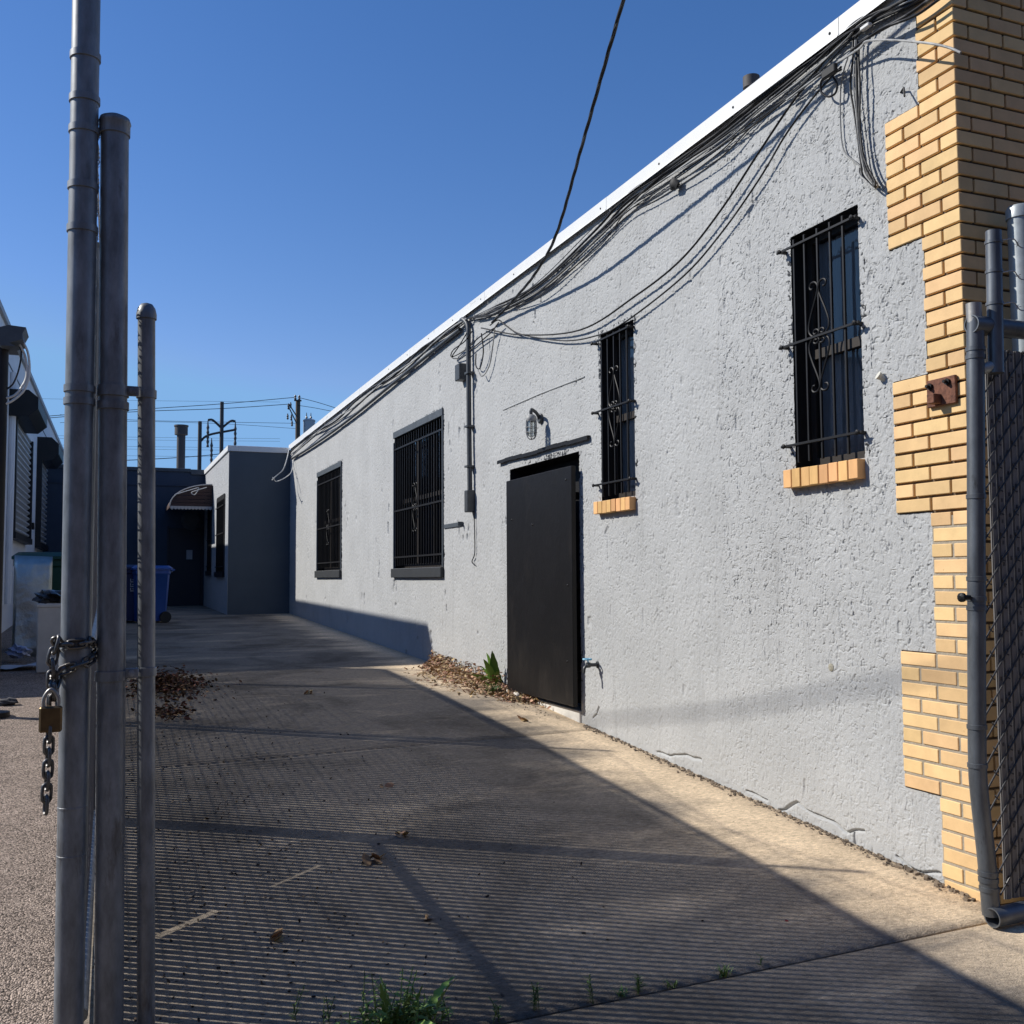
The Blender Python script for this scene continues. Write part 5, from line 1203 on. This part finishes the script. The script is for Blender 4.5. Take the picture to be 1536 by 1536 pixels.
for (u, v0, lb, sides) in [(333, 603, 'taller dark transmission pole with hanging insulators', (1, -1)), (300, 632, 'shorter dark transmission pole with curved arms', (1,))]:
    r2_, t2_ = far_pole(u, v0, 110, .20, farsteel, 'transmission_pole', lb)
    for lev in ((.16, .56) if len(sides) == 2 else (.14, .5)):
        zz = t2_[2] - (t2_[2] - 6) * lev
        for sg in sides:
            b = MB(); b.tube(spline([(t2_[0], 110, zz - .5), (t2_[0] + sg * .9, 110, zz + .3), (t2_[0] + sg * (1.4 if len(sides) == 2 else 3.6), 110, zz + (.3 if len(sides) == 2 else 1.0))], 5), .13, 6); b.build('arm', farsteel, r2_)
            b = MB(); xx = t2_[0] + sg * (1.4 if len(sides) == 2 else 3.6); b.lathe((xx, 110, zz - 2.6), [(.05, 0)] + [(q, .1 + .25 * k) for k, q in enumerate([.16, .09] * 5)] + [(.04, 2.9)], 8); b.build('insulator', ceramic, r2_)
            if len(sides) == 1:
                b = MB(); b.lathe((t2_[0] + 1.2, 110, zz - 2.9), [(.05, 0)] + [(q, .1 + .25 * k) for k, q in enumerate([.16, .09] * 5)] + [(.04, 2.9)], 8); b.build('insulator', ceramic, r2_)
def far_wire(px, yd, r, label):
    t = MB(); t.tube(spline([onY(u, v, yd) for u, v in px], 6), r, 5); tag(t.build('power_line', cablem), label, 'power line', 'power lines across the far sky')
far_wire([(20, 628), (196, 615), (330, 606), (443, 596)], 69.8, .022, 'upper power line leading left from the transformer pole')
far_wire([(20, 631), (196, 618), (330, 613), (437, 606)], 69.8, .022, 'second power line leading left from the transformer pole')
far_wire([(447, 596), (478, 604), (520, 617), (600, 640)], 69.8, .020, 'upper power line falling right from the transformer pole')
far_wire([(447, 608), (478, 613), (520, 622), (600, 642)], 69.8, .018, 'lower power line falling right from the transformer pole')
far_wire([(90, 622), (200, 630), (330, 633), (445, 635)], 110, .022, 'thin wire just below the transformer lines')
far_wire([(90, 634), (200, 632), (340, 636), (445, 643)], 110, .02, 'thin wire sagging to the right above the rear wing')
for i, (v, lb) in enumerate([(600, 'highest faint wire in the far sky'), (655, 'faint wire below the insulators of the taller pole'), (659, 'faint wire at mid height of the flue'), (669, 'faint wire crossing just below mid flue'), (673, 'faint wire second from the bottom of the row'), (683, 'lowest faint wire above the rear parapet')]):
    far_wire([(60, v - 2), (220, v + 1), (420, v + 3)], 140, .016, lb)
far_wire([(60, 694), (200, 690), (300, 684), (350, 678)], 60, .022, 'dark wire slanting up right above the rear parapet')
# overhead line and mast outside the picture that drop a soft shadow on the wall
d0 = np.array([W, 8.3, .33]) - SL * 13.; d1 = np.array([W, 4.165, 1.086]) - SL * 13.
dv = (d1 - d0) / 4.14
ms = thing('roof_mast', 'thin steel mast on the neighbour roof carrying an overhead line', 'mast', (d0[0] - dv[0] * 4, d0[1] - dv[1] * 4, ZL + .1))
b = MB(); b.tube([(d0[0] - dv[0] * 4, d0[1] - dv[1] * 4, ZL + .1), tuple(d0 - dv * 4 + np.array([0, 0, .1]))], .04, 10); b.build('pole', galv, ms, smooth=40)
b = MB(); b.tube(spline([d0 - dv * 4, d0 - dv * 1 - np.array([0, 0, .03]), d0, (d0 + d1) / 2 - np.array([0, 0, .05]), d1, d1 + dv * 4], 6), .013, 8); tag(b.build('overhead_cable', cablem), 'thick overhead cable running high above the yard', 'cable')

# ================================================================== ADDED SKY-LIGHT BLOCKER (unseen, behind the camera)
sb = thing('sky_blocker', 'added dark brick block behind the viewer that blocks sky light', 'building', (0, -10.5, 0))
dbk = mat('dark_red_brick', (.075, .04, .03), .9, var=.3, vscale=4)
b = MB(); b.box(-32, 34, -18, -10.5, -.1, 9.5); b.build('wall', dbk, sb)
b = MB(); b.box(-32.2, 34.2, -18.2, -10.3, 9.501, 9.9); b.build('roof', slate, sb)
for k in range(10):
    for z in (1.2, 5.4):
        x = -29 + k * 6.4; b = MB(); b.box(x, x + 1.5, -10.49, -10.43, z, z + 2.2, .01); w = b.build('window', darkframe, sb)

# small things on the wall
p = onX(1012, 277, W - .05)
crumple('cable_splice', (W - .05, p[1], p[2]), (.03, .05, .05), rubber, 'round black splice hanging under the cable bundle in the middle of the wall', 'cable splice', 31, 2)
p = onX(1324, 569, W - .01); t = MB(); t.lathe((W + .01, p[1], p[2]), [(.018, 0), (.018, .03), (.026, .05), (.02, .052)], 10, (-.8, .3, .5)); tag(t.build('wall_plug', mat('pale_putty', (.55, .53, .46), .7)), 'pale plug stuck in the grey wall above the lower brick quoin', 'plug')
p = onX(1362, 133, W); t = MB(); t.tube([(W - .005, p[1] + .05, p[2] + .0), (W - .03, p[1], p[2]), (W - .06, p[1] - .035, p[2] - .07)], .006, 5); tag(t.build('wire_stub', cablem), 'bent wire stub poking from the wall beside the upper bricks', 'wire')
p = onX(1247, 1001, W); t = MB(); t.lathe((W + .012, p[1], p[2]), [(.028, 0), (.024, .016), (.01, .02)], 9, (-1, 0, 0)); tag(t.build('patch_of_filler', mat('filler', (.30, .28, .22), .9, bump=.6)), 'small tan dab of filler low on the grey wall', 'filler patch')
